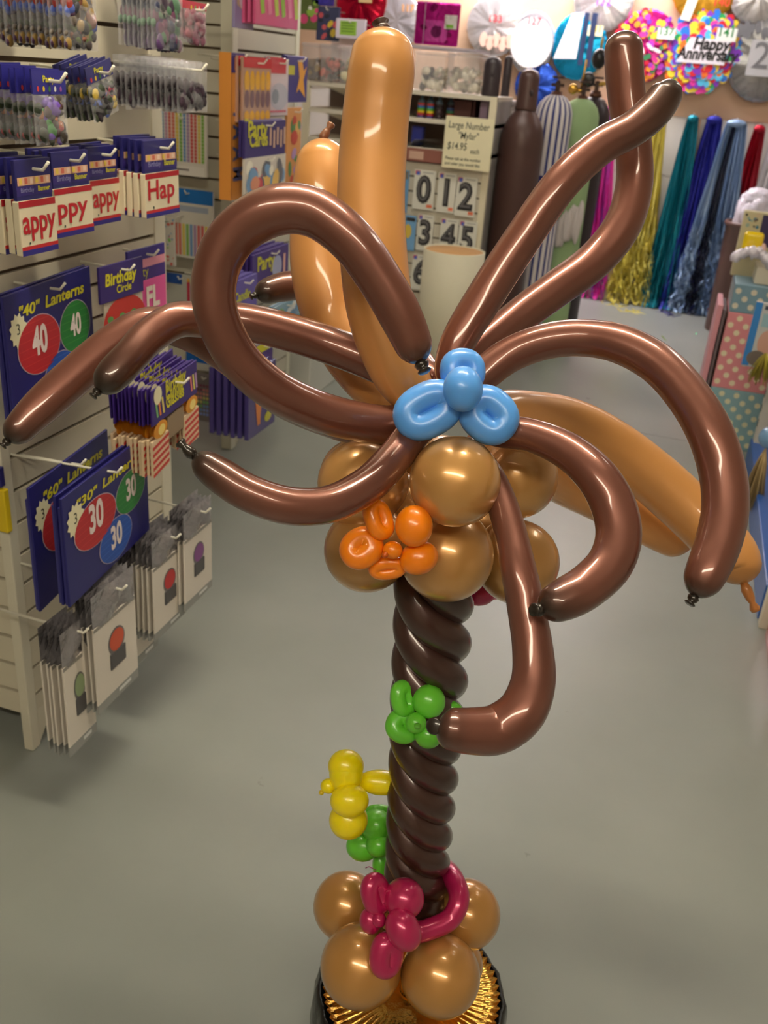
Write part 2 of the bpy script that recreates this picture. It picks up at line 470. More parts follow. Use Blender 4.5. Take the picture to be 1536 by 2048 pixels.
MO = (214, 150, 84); MOT = (186, 126, 66)
LATEXM = mat('mocha_latex', rough=.42, metal=.12, coat=.7, coat_rough=.09)
balloon('long_balloon', [(880,840,1.18,20),(815,770,1.17,52),(780,690,1.17,64),(757,600,1.17,68),(746,500,1.16,68),(742,400,1.16,68),(746,300,1.16,68),(754,210,1.15,67),(764,130,1.14,66),(765,64,1.14,52)], MO, MOT, LATEXM, label='tall mocha balloon standing upright', tiplen=.75, darklen=.03, knotlen=.016, knotr=.010, knotcol=(70,42,32), knotdir=(-.2,.9,0))
balloon('long_balloon', [(885,850,1.26,20),(790,800,1.30,50),(722,725,1.32,62),(675,640,1.34,66),(651,550,1.34,68),(646,450,1.34,66),(646,360,1.33,60),(643,280,1.33,42)], MO, MOT, LATEXM, label='shorter mocha balloon standing behind the tall one', tiplen=1.0, darklen=.03, knotlen=.03, knotr=.006, knotcol=(130,80,50), knotdir=(.5,.8,0))
balloon('long_balloon', [(935,835,1.28,20),(1000,828,1.34,46),(1075,834,1.40,50),(1150,852,1.44,52),(1225,893,1.46,53),(1300,950,1.47,54),(1372,1014,1.47,54),(1430,1070,1.46,54),(1470,1120,1.45,50),(1488,1168,1.44,34)], MO, MOT, LATEXM, label='mocha balloon sloping down to the right with a long nozzle', tiplen=.9, darklen=.05, knotlen=.048, knotr=.0075, knotcol=(190,120,60), knotdir=(.42,-.95,0))
balloon('long_balloon', [(940,880,1.30,20),(1040,918,1.42,42),(1120,960,1.52,46),(1200,996,1.56,47),(1280,1036,1.58,46),(1350,1074,1.58,42),(1385,1090,1.58,28)], MO, MOT, LATEXM, label='mocha balloon lying below and behind the sloping one', darklen=.03, knotlen=.01)

# round balloons
RND = (206, 153, 88); RNDB = (190, 120, 68)
LATEXR = mat('round_mocha_latex', rough=.3, metal=.35, coat=.85, coat_rough=.08)
def round_balloon(x, y, t, r, col=RND, m=LATEXR, hub=None):
    c = loc(P(x, y, t)); rad = r*t/FPX
    d = ((c-loc(hub)) if hub is not None else Vector((0,0,1))).normalized()
    q = Vector((0,0,1)).rotation_difference(d).to_matrix()
    prof = []
    for k in range(25):
        a = PI*k/24
        rr = math.sin(a); zz = -math.cos(a)
        if zz < 0: zz *= 1.12; rr *= (1-.10*(-zz)**2)
        prof.append((rad*rr+.0004, rad*zz))
    mb = MB(Matrix.Translation(c) @ q.to_4x4()).lathe(prof, col, 40)
    return mb.build('round_balloon', m, tree)
HUB = P(885, 960, 1.24)
for a in [(910,963,1.10,91),(722,968,1.22,87),(716,952,1.36,76),(1033,955,1.24,82),(880,960,1.38,90),
          (733,1100,1.24,85),(893,1110,1.19,94),(1034,1124,1.29,84),(800,1030,1.32,84),(960,1080,1.38,80)]:
    round_balloon(*a, hub=HUB)
HUB2 = P(820, 1880, 1.56)
for a in [(694,1812,1.53,67),(722,1931,1.42,81),(881,1951,1.42,79),(932,1828,1.50,68),(812,1822,1.62,66),(905,1930,1.55,60)]:
    round_balloon(*a, hub=HUB2, col=(196,142,76))

# trunk: three twisted strands
axp = [(880,1060,1.24,1.0),(868,1180,1.27,1.0),(865,1260,1.30,1.0),(856,1400,1.345,.99),(848,1530,1.39,.96),(836,1700,1.455,.93),(832,1790,1.49,.90),(842,1850,1.515,.80)]
ax = spline(axp, 16); AW = [loc(P(a[0], a[1], a[2])) for a in ax]
AL = [0.]
for i in range(1, len(AW)): AL.append(AL[-1]+(AW[i]-AW[i-1]).length)
def axat(s):
    i = 0
    while i < len(AL)-2 and AL[i+1] < s: i += 1
    k = (s-AL[i])/(AL[i+1]-AL[i]); return AW[i].lerp(AW[i+1], k), ax[i][3]*(1-k)+ax[i+1][3]*k, (AW[i+1]-AW[i]).normalized()
for st in range(3):
    pp = []; rr = []
    N = 260
    for i in range(N+1):
        s_ = AL[-1]*i/N
        c, k, T = axat(s_)
        e1 = R0 - T*R0.dot(T); e1.normalize(); e2 = T.cross(e1)
        pitch = .190*k
        th = 2*PI*s_/pitch + st*2*PI/3 + .5
        rad_h = .0300*k
        # seen from the camera the front strands run from upper left to lower right
        pp.append(c + (e1*math.cos(th)*rad_h - e2*math.sin(th)*rad_h))
        rr.append(.0262*k)
    MB().tube(pp, rr, (70,42,36), 22).build('trunk_balloon', mat('trunk_latex', rough=.34, metal=.35, coat=.8, coat_rough=.1), tree)  # browner-black than the fronds: shade of the crown put into the colour

# flowers
CB = Matrix((R_, U_, -F_)).transposed()
def petal(parent, x, y, t, length, width, ang, col, m, org, name='petal', tilt=0., yaw=0., fat=.262):
    """a pinched loop of balloon: tube around a flat ellipse"""
    c = P(x, y, t)-org; k = t/FPX
    r = width*fat*k; A_ = length/2*k-r; B_ = width/2*k-r
    rot = CB @ Matrix.Rotation(math.radians(ang), 3, 'Z') @ Matrix.Rotation(math.radians(tilt), 3, 'X') @ Matrix.Rotation(math.radians(yaw), 3, 'Y')
    N = 40; se = lambda q: math.copysign(abs(q)**.85, q)
    pts = [c + rot @ Vector((A_*se(math.cos(2*PI*i/N)), B_*se(math.sin(2*PI*i/N)), 0)) for i in range(N)]
    return MB().tube(pts, r, col, 20, closed=True).build(name, m, parent)
def bulb(parent, x, y, t, rx, ry, ang, col, m, org, name='petal', rz=None):
    c = P(x, y, t)-org; k = t/FPX
    rot = CB @ Matrix.Rotation(math.radians(ang), 3, 'Z')
    return MB().ell(c, (rx*k, ry*k, (rz or min(rx, ry))*k), col, rot, 28, 18).build(name, m, parent)
def flower(x, y, t, rx, ry, col, m, label, ang=0):
    c = P(x, y, t)
    o = MB(CB.to_4x4()).ell((0,0,0), (rx*t/FPX, ry*t/FPX, min(rx, ry)*t/FPX), col, Matrix.Rotation(math.radians(ang), 3, 'Z'), 28, 18).build('balloon_flower', m, tree, c-BASE)
    o['label'] = label
    return o, c
BLUE = (92, 164, 246); LB = mat('blue_latex', rough=.34, metal=.0, coat=.35, coat_rough=.14, sss=.1)
f, o = flower(926, 778, 1.06, 40, 46, BLUE, LB, 'light blue balloon flower on the crown')
petal(f, 925, 742, 1.10, 92, 94, 90, BLUE, LB, o, tilt=10)
petal(f, 856, 820, 1.09, 146, 112, 28, BLUE, LB, o)
petal(f, 977, 830, 1.09, 128, 112, -42, BLUE, LB, o)
ORA = (255, 138, 8); LO = mat('bright_latex', rough=.33, coat=.45, coat_rough=.12, sss=.12)
f, o = flower(785, 1100, 1.09, 20, 18, ORA, LO, 'orange balloon flower under the crown')
petal(f, 757, 1038, 1.09, 88, 64, 110, ORA, LO, o, tilt=38)
bulb(f, 828, 1052, 1.08, 38, 42, 0, ORA, LO, o, rz=36)
petal(f, 723, 1096, 1.10, 92, 84, 35, ORA, LO, o, tilt=-15, fat=.285)
petal(f, 775, 1136, 1.11, 78, 52, 5, ORA, LO, o, tilt=30)
bulb(f, 838, 1116, 1.10, 40, 34, 20, ORA, LO, o)
MB().ell(P(770,1110,1.075)-o, .004, (200,90,10)).build('knot', LO, f)
GRN = (108, 208, 56)
f, o = flower(832, 1446, 1.27, 21, 21, GRN, LO, 'lime green balloon flower high on the trunk')
petal(f, 808, 1397, 1.29, 76, 60, 100, GRN, LO, o, tilt=35)
bulb(f, 858, 1403, 1.28, 33, 34, 0, GRN, LO, o, rz=30)
petal(f, 806, 1452, 1.29, 72, 70, 150, GRN, LO, o, tilt=20)
bulb(f, 857, 1470, 1.28, 28, 27, 0, GRN, LO, o)
petal(f, 900, 1428, 1.31, 56, 52, 10, GRN, LO, o)
MB().ell(P(835,1452,1.255)-o, (.005,.005,.004), (96,178,44)).build('knot', LO, f)
YEL = (255, 232, 2)
f, o = flower(692, 1545, 1.40, 34, 44, YEL, LO, 'yellow balloon flower sticking out left of the trunk')
bulb(f, 692, 1532, 1.40, 36, 33, 0, YEL, LO, o)
bulb(f, 657, 1572, 1.40, 16, 15, 0, YEL, LO, o)
bulb(f, 699, 1601, 1.38, 39, 33, 0, YEL, LO, o)
bulb(f, 697, 1640, 1.41, 39, 38, 0, YEL, LO, o)
bulb(f, 762, 1565, 1.42, 48, 25, -4, YEL, LO, o)
MB().ell(P(643,1585,1.40)-o, .004, (220,190,0)).build('knot', LO, f)
f, o = flower(757, 1690, 1.49, 25, 24, GRN, LO, 'lime green balloon flower low behind the trunk')
petal(f, 757, 1628, 1.52, 60, 42, 0, GRN, LO, o, tilt=20)
bulb(f, 752, 1650, 1.50, 33, 31, 0, GRN, LO, o)
bulb(f, 726, 1692, 1.51, 34, 30, 0, GRN, LO, o)
bulb(f, 762, 1735, 1.53, 17, 32, 8, GRN, LO, o, name='stem')
MAG = (190, 30, 92)
LG = mat('magenta_latex', rough=.3, metal=.25, coat=.7, coat_rough=.1)
f, o = flower(758, 1840, 1.37, 15, 15, MAG, LG, 'magenta balloon flower wrapped around the foot of the trunk')
petal(f, 752, 1788, 1.38, 86, 64, 105, MAG, LG, o, tilt=35, fat=.29)
bulb(f, 808, 1797, 1.38, 41, 40, 0, MAG, LG, o)
bulb(f, 807, 1860, 1.35, 34, 44, 30, MAG, LG, o)
petal(f, 773, 1910, 1.36, 94, 72, 85, MAG, LG, o, tilt=25, fat=.315)
bulb(f, 741, 1842, 1.38, 22, 26, 10, MAG, LG, o)
sp = spline([(820,1868,1.40),(860,1858,1.41),(900,1838,1.42),(918,1800,1.43),(908,1760,1.46),(885,1735,1.50),(850,1725,1.54),(815,1735,1.56)], 10)
k_ = [22]*len(sp)
MB().tube([P(*a)-o for a in sp], [min(21, 8+i*3)*a[2]/FPX*min(1, .3+(len(sp)-i)*.12) for i, a in enumerate(sp)], MAG, 20).build('stem', LG, f)
MB().tube([P(745,1750,1.42)-o, P(752,1740,1.43)-o, P(738,1733,1.43)-o, P(731,1736,1.43)-o], .0008, (150,30,110), 6).build('curl_end', LG, f)
f, o = flower(957, 1188, 1.42, 34, 24, MAG, LG, 'magenta balloon flower peeping out beneath the crown')
bulb(f, 985, 1170, 1.45, 34, 30, 0, MAG, LG, o)
bulb(f, 930, 1165, 1.46, 30, 30, 0, MAG, LG, o)

# pot
t = 1.573
pot = MB(Matrix.Translation((0, 0, 0)))
prof = [(.150,0),(.166,.004),(.168,.06),(.165,.12),(.160,.146),(.155,.153),(.150,.150),(.146,.140),(.02,.138)]
pv = MB()
n = 96
vs = []; fs = []
for j, (r, z) in enumerate(prof):
    for i in range(n):
        a = 2*PI*i/n
        q = 1+(.010*math.sin(a*17+z*30)+.006*math.sin(a*31+z*55))*(1 if j < 7 else 0)
        vs.append((r*q*math.cos(a), r*q*math.sin(a), z))
for j in range(len(prof)-1):
    for i in range(n):
        k = (i+1) % n; fs.append((j*n+i, j*n+k, (j+1)*n+k, (j+1)*n+i))
fs.append(tuple((len(prof)-1)*n+i for i in range(n))); fs.append(tuple(reversed(range(n))))
pv.add(vs, fs, (16,17,17), True).build('pot', BLACKFILM, tree)
gb = MB(); vs = []; fs = []; n = 264
for j in range(7):
    for i in range(n):
        a = 2*PI*i/n
        r = (.02, .06, .1215, .123, .132, .142)[j] if j < 6 else .1475+.0028*math.cos(a*66)
        amp = 0 if r < .122 else .0022
        vs.append((r*math.cos(a), r*math.sin(a), .153+amp*math.cos(a*66)+.004*(j == 6)))
for j in range(6):
    for i in range(n):
        k = (i+1) % n; fs.append((j*n+i, j*n+k, (j+1)*n+k, (j+1)*n+i))
gb.add(vs, fs, (235,185,90), True)
gb.lathe([(.02,.153),(.018,.17),(.0,.172)], (235,185,90), 24)
o = gb.build('gold_board', GOLD, tree); o['label'] = 'crimped round gold foil board on top of the pot'
# ================================================================== GAS CYLINDERS AND TUBE
def world_mb(loc_): return MB(Matrix.Translation(-Vector(loc_)))
def cyl_thing(name, label, cat, px_, py_, Y, group=None):
    p = onY(px_, py_, Y)
    return thing(name, label, cat, Matrix.Translation((p.x, p.y, 0)), group), p
STEELB = mat('brown_cylinder_paint', (80, 55, 50), rough=.38, metal=.1, var=.12, vscale=6, bump=.05)
STEELD = mat('dark_cylinder_paint', (52, 42, 46), rough=.4, metal=.1, var=.1)
g = 'gas cylinders along the counter'
t, p = cyl_thing('gas_cylinder', 'brown steel gas cylinder with a domed valve cap, nearest of the row', 'gas cylinder', 1037, 330, 5.30, g)
zt = onY(1052, 138, 5.30).z; r = .118
sh = zt-.31
MB().lathe([(r-.01,0),(r,.015),(r,sh-.06),(r*.97,sh-.02),(r*.88,sh+.03),(r*.70,sh+.075),(r*.52,sh+.10),(.052,sh+.115),(.050,sh+.13)], (96,70,64), 48).build('body', STEELB, t)
cap = MB().lathe([(.056,sh+.115),(.058,sh+.12),(.055,sh+.135),(.053,zt-.05),(.049,zt-.025),(.036,zt-.008),(.015,zt),(.001,zt+.001)], (96,66,62), 40)
cap.build('cap', STEELB, t)
MB(Matrix.Translation((.028,-.047,sh+.20))).ell((0,0,0), (.010,.008,.014), (20,14,14)).build('cap_vent', STEELD, t)

def cover(r, z1, cols, n=72):
    vs = []; fs = []; cc = []
    zs = [0.0, .02]+[z1*k/14 for k in range(1, 14)]+[z1-.06, z1, z1+.045, z1+.075, z1+.09]
    rs = [r]*(len(zs)-5)+[r, r*.97, r*.82, r*.56, r*.30]
    mb = MB()
    for i in range(n):
        c = cols[i % len(cols)]
        a0, a1 = 2*PI*i/n, 2*PI*(i+1)/n
        vv = []
        for z, q in zip(zs, rs):
            for a in (a0, a1):
                k = q*(1+.012*math.sin(a*9+z*3)+.008*math.sin(a*5-z*7))
                vv.append((k*math.cos(a), k*math.sin(a), z))
        mb.add(vv, [(2*j, 2*j+1, 2*j+3, 2*j+2) for j in range(len(zs)-1)], c, True)
    return mb
def valve(t, z, regulator=None):
    m = MB().lathe([(.036,z),(.036,z+.02),(.030,z+.022),(.030,z+.035),(.012,z+.037),(.012,z+.09)], (70,44,34), 24)
    m.build('valve_collar', mat('collar_brass', (92, 58, 44), rough=.4, metal=.5), t)
    m = MB().box((-.012,-.012,z+.035), (.012,.012,z+.085), (60,50,45)).lathe([(.034,z+.10),(.036,z+.105),(.034,z+.112)], (66,52,48), 20)
    m.box((-.035,-.008,z+.06), (.035,.008,z+.076), (60,50,45)); m.build('valve', mat('valve_metal', (70, 55, 50), rough=.35, metal=.6), t)
t, p = cyl_thing('gas_cylinder', 'gas cylinder in a blue and white striped cloth cover', 'gas cylinder', 1098, 300, 5.62, g)
zt = onY(1100, 192, 5.62).z-.06
cover(.105, zt-.02, [(216,210,208)]*3+[(56,62,122)]*2, 90).build('striped_cover', mat('striped_cloth', rough=.85), t)
valve(t, zt+.05)
MB().box((-.10,-.125,.98), (.02,-.098,1.08), (44,46,120)).build('strap', mat('blue_strap', (40,44,120), rough=.6), t)
t, p = cyl_thing('gas_cylinder', 'gas cylinder in a plain light green cloth cover', 'gas cylinder', 1150, 300, 5.88, g)
zt = onY(1152, 200, 5.88).z-.06
cover(.112, zt-.02, [(150,178,128)]).build('green_cover', mat('green_cloth', rough=.85, var=.06), t)
valve(t, zt+.05)
rg = MB().ell((-.06,-.03,zt+.115), (.028,.018,.028), (30,26,26)).tube([(-.05,0,zt+.11),(.0,0,zt+.11)], .012, (200,160,60), 12)
rg.tube([(-.02,0,zt+.11),(-.015,0,zt+.19),(-.01,0,zt+.27)], .006, (205,168,70), 10)
rg.build('filling_valve', mat('brass', (205,160,70), rough=.25, metal=.9), t)
t, p = cyl_thing('gas_cylinder', 'dark gas cylinder with a pressure gauge and black grip, last of the row', 'gas cylinder', 1174, 300, 6.15, g)
zt = onY(1180, 205, 6.15).z
MB().lathe([(.10,0),(.108,.015),(.108,zt-.1),(.095,zt-.03),(.06,zt+.02),(.03,zt+.035)], (48,42,46), 40).build('body', STEELD, t)
MB().box((.0,-.1115,zt-.20), (.085,-.095,zt-.135), (170,168,165)).build('label_plate', PRINT, t)
valve(t, zt+.03)
rg = MB().ell((-.055,-.03,zt+.12), (.042,.02,.042), (30,30,32)).ell((-.01,-.02,zt+.235), (.042,.042,.055), (24,22,24))
rg.tube([(-.01,0,zt+.28),(-.01,0,zt+.35)], .007, (190,150,60), 10).tube([(0,0,zt+.1),(.07,0,zt+.115)], .012, (190,150,60), 10).ell((.075,0,zt+.115), (.022,.022,.022), (30,26,24))
rg.build('pressure_gauge', mat('gauge_plastic', rough=.3), t)
# white cloth bunched over the covers
p = onY(1136, 452, 5.742)
mb = MB()
for i in range(9):
    mb.ell((-.05+.013*i, random.uniform(-.01,.01), -.012*abs(i-6)+.03), (.020,.02,.085+.01*(i%3)), (206,198,194), noise=.03)
mb.ell((.06,0,.06), (.02,.02,.09), (206,198,194), noise=.03)
tag(mb.build('white_cloth', CLOTH, None, p+Vector((.0,-.0,0))), 'bunched white cloth hanging between the striped and green cylinder covers', 'cloth')

p = P(909, 500, 4.58)
t = thing('cardboard_drum', 'tall white cardboard tube with a wooden disc top', 'drum', Matrix.Translation((p.x, p.y, 0)))
r = .152
MB().lathe([(r,0),(r,p.z),(r-.004,p.z+.002),(r-.006,p.z),(r-.006,p.z-.03),(.01,p.z-.031)], (206,200,176), 64).build('tube_body', mat('drum_card', (214,208,184), rough=.6, var=.05, vscale=5, bump=.06, bscale=12), t)
MB().lathe([(r-.008,p.z-.02),(r-.008,p.z-.006),(r-.012,p.z-.003),(.01,p.z-.003)], (196,150,100), 48).build('lid', mat('lid_wood', (204,156,104), rough=.55, var=.12, vscale=10), t)

# tall brown can at the far right
p = onY(1440, 655, 7.25); pt = onY(1462, 440, 7.25)
t = thing('waste_can', 'tall narrow brown can lined with a pale plastic bag', 'can', Matrix.Translation((p.x+.03, p.y, 0)))
zt = pt.z
MB().lathe([(.135,0),(.14,.01),(.142,zt-.25),(.146,zt-.24),(.146,zt-.04),(.160,zt-.03),(.164,zt-.015),(.158,zt),(.146,zt),(.144,zt-.02),(.02,zt-.1)], (92,64,58), 40).build('can_body', mat('brown_plastic', (98,70,64), rough=.4, var=.06), t)
mb = MB()
for i in range(10):
    a = i*.7; mb.ell((.07*math.cos(a)+.02, .07*math.sin(a), zt+.05+.03*math.sin(i*2.1)), (.06,.06,.10+.02*(i%3)), (226,214,228), noise=.10)
mb.ell((.02,-.05,zt+.15), (.10,.05,.08), (226,214,228), noise=.15).ell((-.06,-.03,zt+.0), (.05,.03,.16), (226,214,228), noise=.12)
mb.build('bag_liner', BAGPLASTIC, t)

# ================================================================== TINSEL
def tinsel(label, px_, py_, cols, wtop, wbot, zbot=.01, n=150, dark=None, seed=1, messy=0., off=.0):
    rnd = random.Random(seed)
    p = onY(px_, py_, WALLY-.06)
    t = thing('tinsel_bundle', label, 'tinsel bundle', Matrix.Translation((p.x, WALLY-.07-off, 0)), 'tinsel bundles hanging on the back wall')
    mb = MB(); H = p.z
    for i in range(n):
        u = rnd.uniform(-1, 1); dz = rnd.uniform(-.06, .10)
        d0 = rnd.uniform(-.035, .035)
        N = 26; pts = []; wv = rnd.uniform(0, 6); fr = rnd.uniform(5, 11)
        vs = []; fs = []
        ln = H-zbot-max(0, dz)
        tw = rnd.uniform(0, 6)
        c = cols[rnd.randrange(len(cols))]
        if dark and abs(u+.25) < .22 and d0 < 0: c = dark
        k0 = rnd.uniform(.8, 1.2)
        for j in range(N+1):
            q = j/N
            z = H-ln*q
            ww = wtop+(wbot-wtop)*(q**.8) 
            cr = messy*max(0, q-.45)
            x = u*ww*.5 + .004*math.sin(wv+q*fr)+cr*.05*math.sin(q*60*k0+wv)
            y = d0*(.4+q*1.0)+.006*math.sin(wv*2+q*fr*.7)+cr*.05*math.cos(q*47*k0+wv)
            if z < .03: y -= (.03-z)*2
            a = tw+q*2.5*math.sin(wv)+cr*20*q
            hw = .0042+.0015*cr
            dx, dy = math.cos(a)*hw, math.sin(a)*hw
            vs += [(x-dx, min(.055, y-dy), max(.004, z)), (x+dx, min(.055, y+dy), max(.004, z))]
        mb.add(vs, [(2*j, 2*j+1, 2*j+3, 2*j+2) for j in range(N)], c)
    mb.build('strands', TINSEL, t)
    MB().ell((0,0,H+.0), (wtop*.5+.006,.03,.03), cols[0]).build('knot_top', TINSEL, t)
    MB().tube([(0,.066+off,H+.035),(0,.02,H+.03),(0,.0,H+.0)], .004, (190,190,190), 8).build('hook', METAL, t)
tinsel('pink and violet tinsel bundle partly behind the dark gas cylinder', 1212, 222, [(236,50,170),(240,70,190),(225,40,160),(160,90,210)], .13, .46, seed=2, messy=.35, n=200)
tinsel('pale yellow tinsel bundle with a fluffy lower end', 1322, 232, [(222,208,90),(236,224,120),(204,186,70)], .06, .34, seed=3, messy=.8, n=170)
tinsel('teal tinsel bundle between the yellow and the dark blue ones', 1386, 238, [(10,120,140),(20,140,158),(8,100,125)], .07, .26, seed=4, messy=.2, n=180)
tinsel('dark royal blue tinsel bundle beside the teal one', 1429, 240, [(36,40,150),(50,56,175),(28,30,120)], .10, .27, seed=5, messy=.3, n=230)
tinsel('light blue tinsel bundle with a black core', 1473, 247, [(140,168,206),(170,196,226),(110,140,186)], .13, .42, seed=6, messy=1.0, n=260, dark=(28,34,58), off=.045)
tinsel('crimson tinsel bundle near the right edge', 1519, 258, [(176,16,44),(198,24,54),(150,10,36)], .07, .20, seed=7, n=130, messy=.1)
tinsel('white tinsel bundle at the far right behind the crimson one', 1560, 262, [(236,232,236),(220,218,226)], .08, .24, seed=8, n=110, messy=.1)
rnd = random.Random(3)
for i, (x, y, c, w_) in enumerate([(1226,610,(220,206,90),'yellow tinsel scrap on the floor under the yellow bundle'),(1258,622,(226,214,110),'second yellow tinsel scrap on the floor, closer to the camera'),(1335,628,(60,60,120),'dark blue tinsel scrap on the floor under the blue bundle'),(1328,677,(140,170,70),'lone green tinsel scrap out on the bare floor'),(1392,668,(90,220,150),'tiny mint green confetti piece on the far floor')]):
    p = onZ(x, y, .002); mb = MB()
    for k in range(1 if i > 2 else 9):
        a = rnd.uniform(0, 3.1); L_ = .09 if i == 3 else (.012 if i == 4 else rnd.uniform(.05, .13)); ox, oy = (0, 0) if i > 2 else (rnd.uniform(-.09,.09), rnd.uniform(-.05,.05))
        if i == 3: a = 2.0
        pts = [(ox+math.cos(a)*L_*q, oy+math.sin(a)*L_*q, .002+.006*math.sin(q*3.1)) for q in (-.5,-.2,.1,.5)]
        mb.tube(pts, .0035, c, 5)
    tag(mb.build('tinsel_scrap', TINSEL, None, p), w_, 'tinsel scrap')

# ================================================================== FOIL BALLOONS ON THE WALL
def foil_disc(label, x, y, rpx, col, deco=None, m=None, rx=1., Y=None, seed=0, rot=0):
    Y = Y or WALLY-.05
    p = onY(x, y, Y); tt = (p-CAM).dot(F_); r = rpx*tt/FPX
    M = Matrix.Translation(p) @ Matrix(((1,0,0),(0,0,-1),(0,1,0))).to_4x4()
    rnd = random.Random(seed)
    t = thing('foil_balloon', label, 'foil balloon', M, 'foil balloons pinned to the kraft paper')
    vs = [(0,0,.022)]; fs = []; n = 64; rings = [.25,.5,.72,.88,.97,1.0]
    for j, q in enumerate(rings):
        for i in range(n):
            a = 2*PI*i/n
            k = r*q*(1+ (.012*math.sin(i*PI*.9) if q > .9 else 0))
            z = .024*math.sqrt(max(0, 1-q*q)) + (.0035*math.sin(a*26+seed) if .6 < q < .99 else 0)+(.002*math.sin(a*7+seed*2))
            vs.append((k*math.cos(a)*rx, k*math.sin(a), z))
    nf = len(vs)
    for i in range(n): fs.append((0, 1+i, 1+(i+1) % n))
    for j in range(len(rings)-1):
        for i in range(n): fs.append((1+j*n+i, 1+(j+1)*n+i, 1+(j+1)*n+(i+1) % n, 1+j*n+(i+1) % n))
    vs += [(v[0], v[1], -.018) for v in vs[-n:]]
    b = 1+(len(rings)-1)*n
    for i in range(n): fs.append((b+i, nf+i, nf+(i+1) % n, b+(i+1) % n))
    fs.append(tuple(nf+n-1-i for i in range(n)))
    MB().add(vs, fs, col, True).build('foil_body', m or FOIL, t)
    if deco:
        mb = MB(); deco(mb, r, rnd); mb.build('front_marks', PRINT if m is None else m, t)
    return t, r
def dz(x, y, r): return .0255*math.sqrt(max(0, 1-min(1,(x*x+y*y)/(r*r))))+.0035
def num(mb, s, x, y, h, tagc, col):
    if tagc: mb.rect(x-h*1.05, y+h*.85, h*2.2, h*1.35, tagc, .034)
    mb.text(s, x, y, h*1.25, col, .0345, bold=.02, align='CENTER', gap=1.05)
SIL = (214, 212, 216)
def d117(mb, r, rnd): num(mb, '117', r*.42, r*.35, .055, None, (226,160,80))
foil_disc('white silver foil balloon numbered 117 behind the tall mocha balloon', 795, 42, 50, (232,228,238), d117, seed=11)
def d133(mb, r, rnd):
    num(mb, '133', r*.05, r*.12, .055, None, (200,60,70))
    for k in range(5): mb.disc(-r*.3+k*.05, -r*.45-.02*(k%2), .03, .05, (236,196,176), .030)
foil_disc('white foil balloon numbered 133 above the clear tubs', 988, 52, 56, (244,240,244), d133, seed=12)
def d127(mb, r, rnd):
    mb.disc(0, 0, r*.72, r*.78, (250,248,250), .030)
    num(mb, '127', r*.0, r*.55, .055, None, (206,70,80))
foil_disc('white foil balloon numbered 127 with a silver ring and rim', 1064, 86, 58, (206,204,212), d127, rx=.78, seed=13)
def dblue(mb, r, rnd):
    mb.box((r*.06,-r*.55,.034), (r*.20,r*.95,.036), (40,54,90)); mb.box((r*.30,-r*.6,.034), (r*.46,r*.95,.036), (40,54,90))
    mb.poly([(-r*.35,r*.9),(r*.02,r*.95),(-r*.02,-r*.38),(-r*.75,-r*.42)], (240,244,250), .032)  # white streak: reflection of the light tubes in the foil, painted as colour
    num(mb, '131', r*.45, r*.42, .05, (250,240,190), (214,190,60))
foil_disc('bright sky blue foil balloon numbered 131 behind the cylinder valves', 1158, 92, 62, (30,170,222), dblue, rx=.88, seed=14)
def d132(mb, r, rnd): num(mb, '132', r*.0, -r*.20, .06, None, (150,90,190))
foil_disc('white foil balloon numbered 132 at the top above the sky blue one', 1208, -2, 60, (246,242,246), d132, seed=15)
def confetti(mb, r, rnd, cols, n, size, inner=.95):
    k = 0
    while k < n:
        x, y = rnd.uniform(-r, r), rnd.uniform(-r, r)
        if x*x+y*y > (r*inner)**2: continue
        s_ = size*rnd.uniform(.7, 1.2)
        mb.disc(x, y, s_, s_*rnd.uniform(.7, 1.1), cols[rnd.randrange(len(cols))], dz(x, y, r)+.0003+k*.000006, n=8, rot=rnd.uniform(0, 3)); k += 1
def d137(mb, r, rnd):
    confetti(mb, r, rnd, [(240,60,160),(120,60,180),(240,150,40),(210,30,60),(250,210,60),(180,60,190),(60,140,90)], 170, .022)
    for k in range(5): mb.disc(-r*.5+r*.22*k, -r*.1+.02*(k%2), .012, .035, (250,240,245), .0345+.0001*k, n=8, rot=.3*k)
    num(mb, '137', r*.55, r*.32, .055, (240,244,236), (60,140,80))
foil_disc('magenta and purple foil balloon numbered 137 behind the tall frond', 1290, 92, 66, (206,36,140), d137, rx=.9, seed=16)
def d140(mb, r, rnd):
    mb.poly([(-r*.6,-r*.9),(-r*.3,-r*.95),(-r*.1,0),(-r*.4,0)], (250,240,210), .031)
    num(mb, '140', r*.55, -r*.48, .06, None, (220,80,50))
foil_disc('yellow orange foil balloon numbered 140 at the top', 1412, -24, 64, (240,180,60), d140, seed=17)
def d141(mb, r, rnd):
    confetti(mb, r, rnd, [(40,120,220),(236,60,170),(240,120,40),(220,30,50),(250,220,60),(130,50,190),(40,170,90),(90,200,240)], 330, .028)
    mb.poly([(-r*.62,-r*.30),(r*.60,-r*.30),(r*.66,r*.26),(-r*.35,r*.30)], (244,238,246), .0335)
    mb.text('Happy', -r*.26, r*.04, .105, (24,24,28), .0345, bold=.035, sx=.9, shear=.15)
    mb.text('Anniversary', -r*.60, -r*.20, .105, (24,24,28), .0346, bold=.035, sx=.80, shear=.15)
    num(mb, '141', r*.50, r*.36, .062, (244,248,240), (50,140,70))
foil_disc('multicoloured foil balloon numbered 141 that reads Happy Anniversary', 1405, 102, 77, (240,236,244), d141, rx=.88, seed=18)
foil_disc('crinkled silver foil balloon in the top right corner', 1522, -12, 58, (216,214,218), None, seed=19)
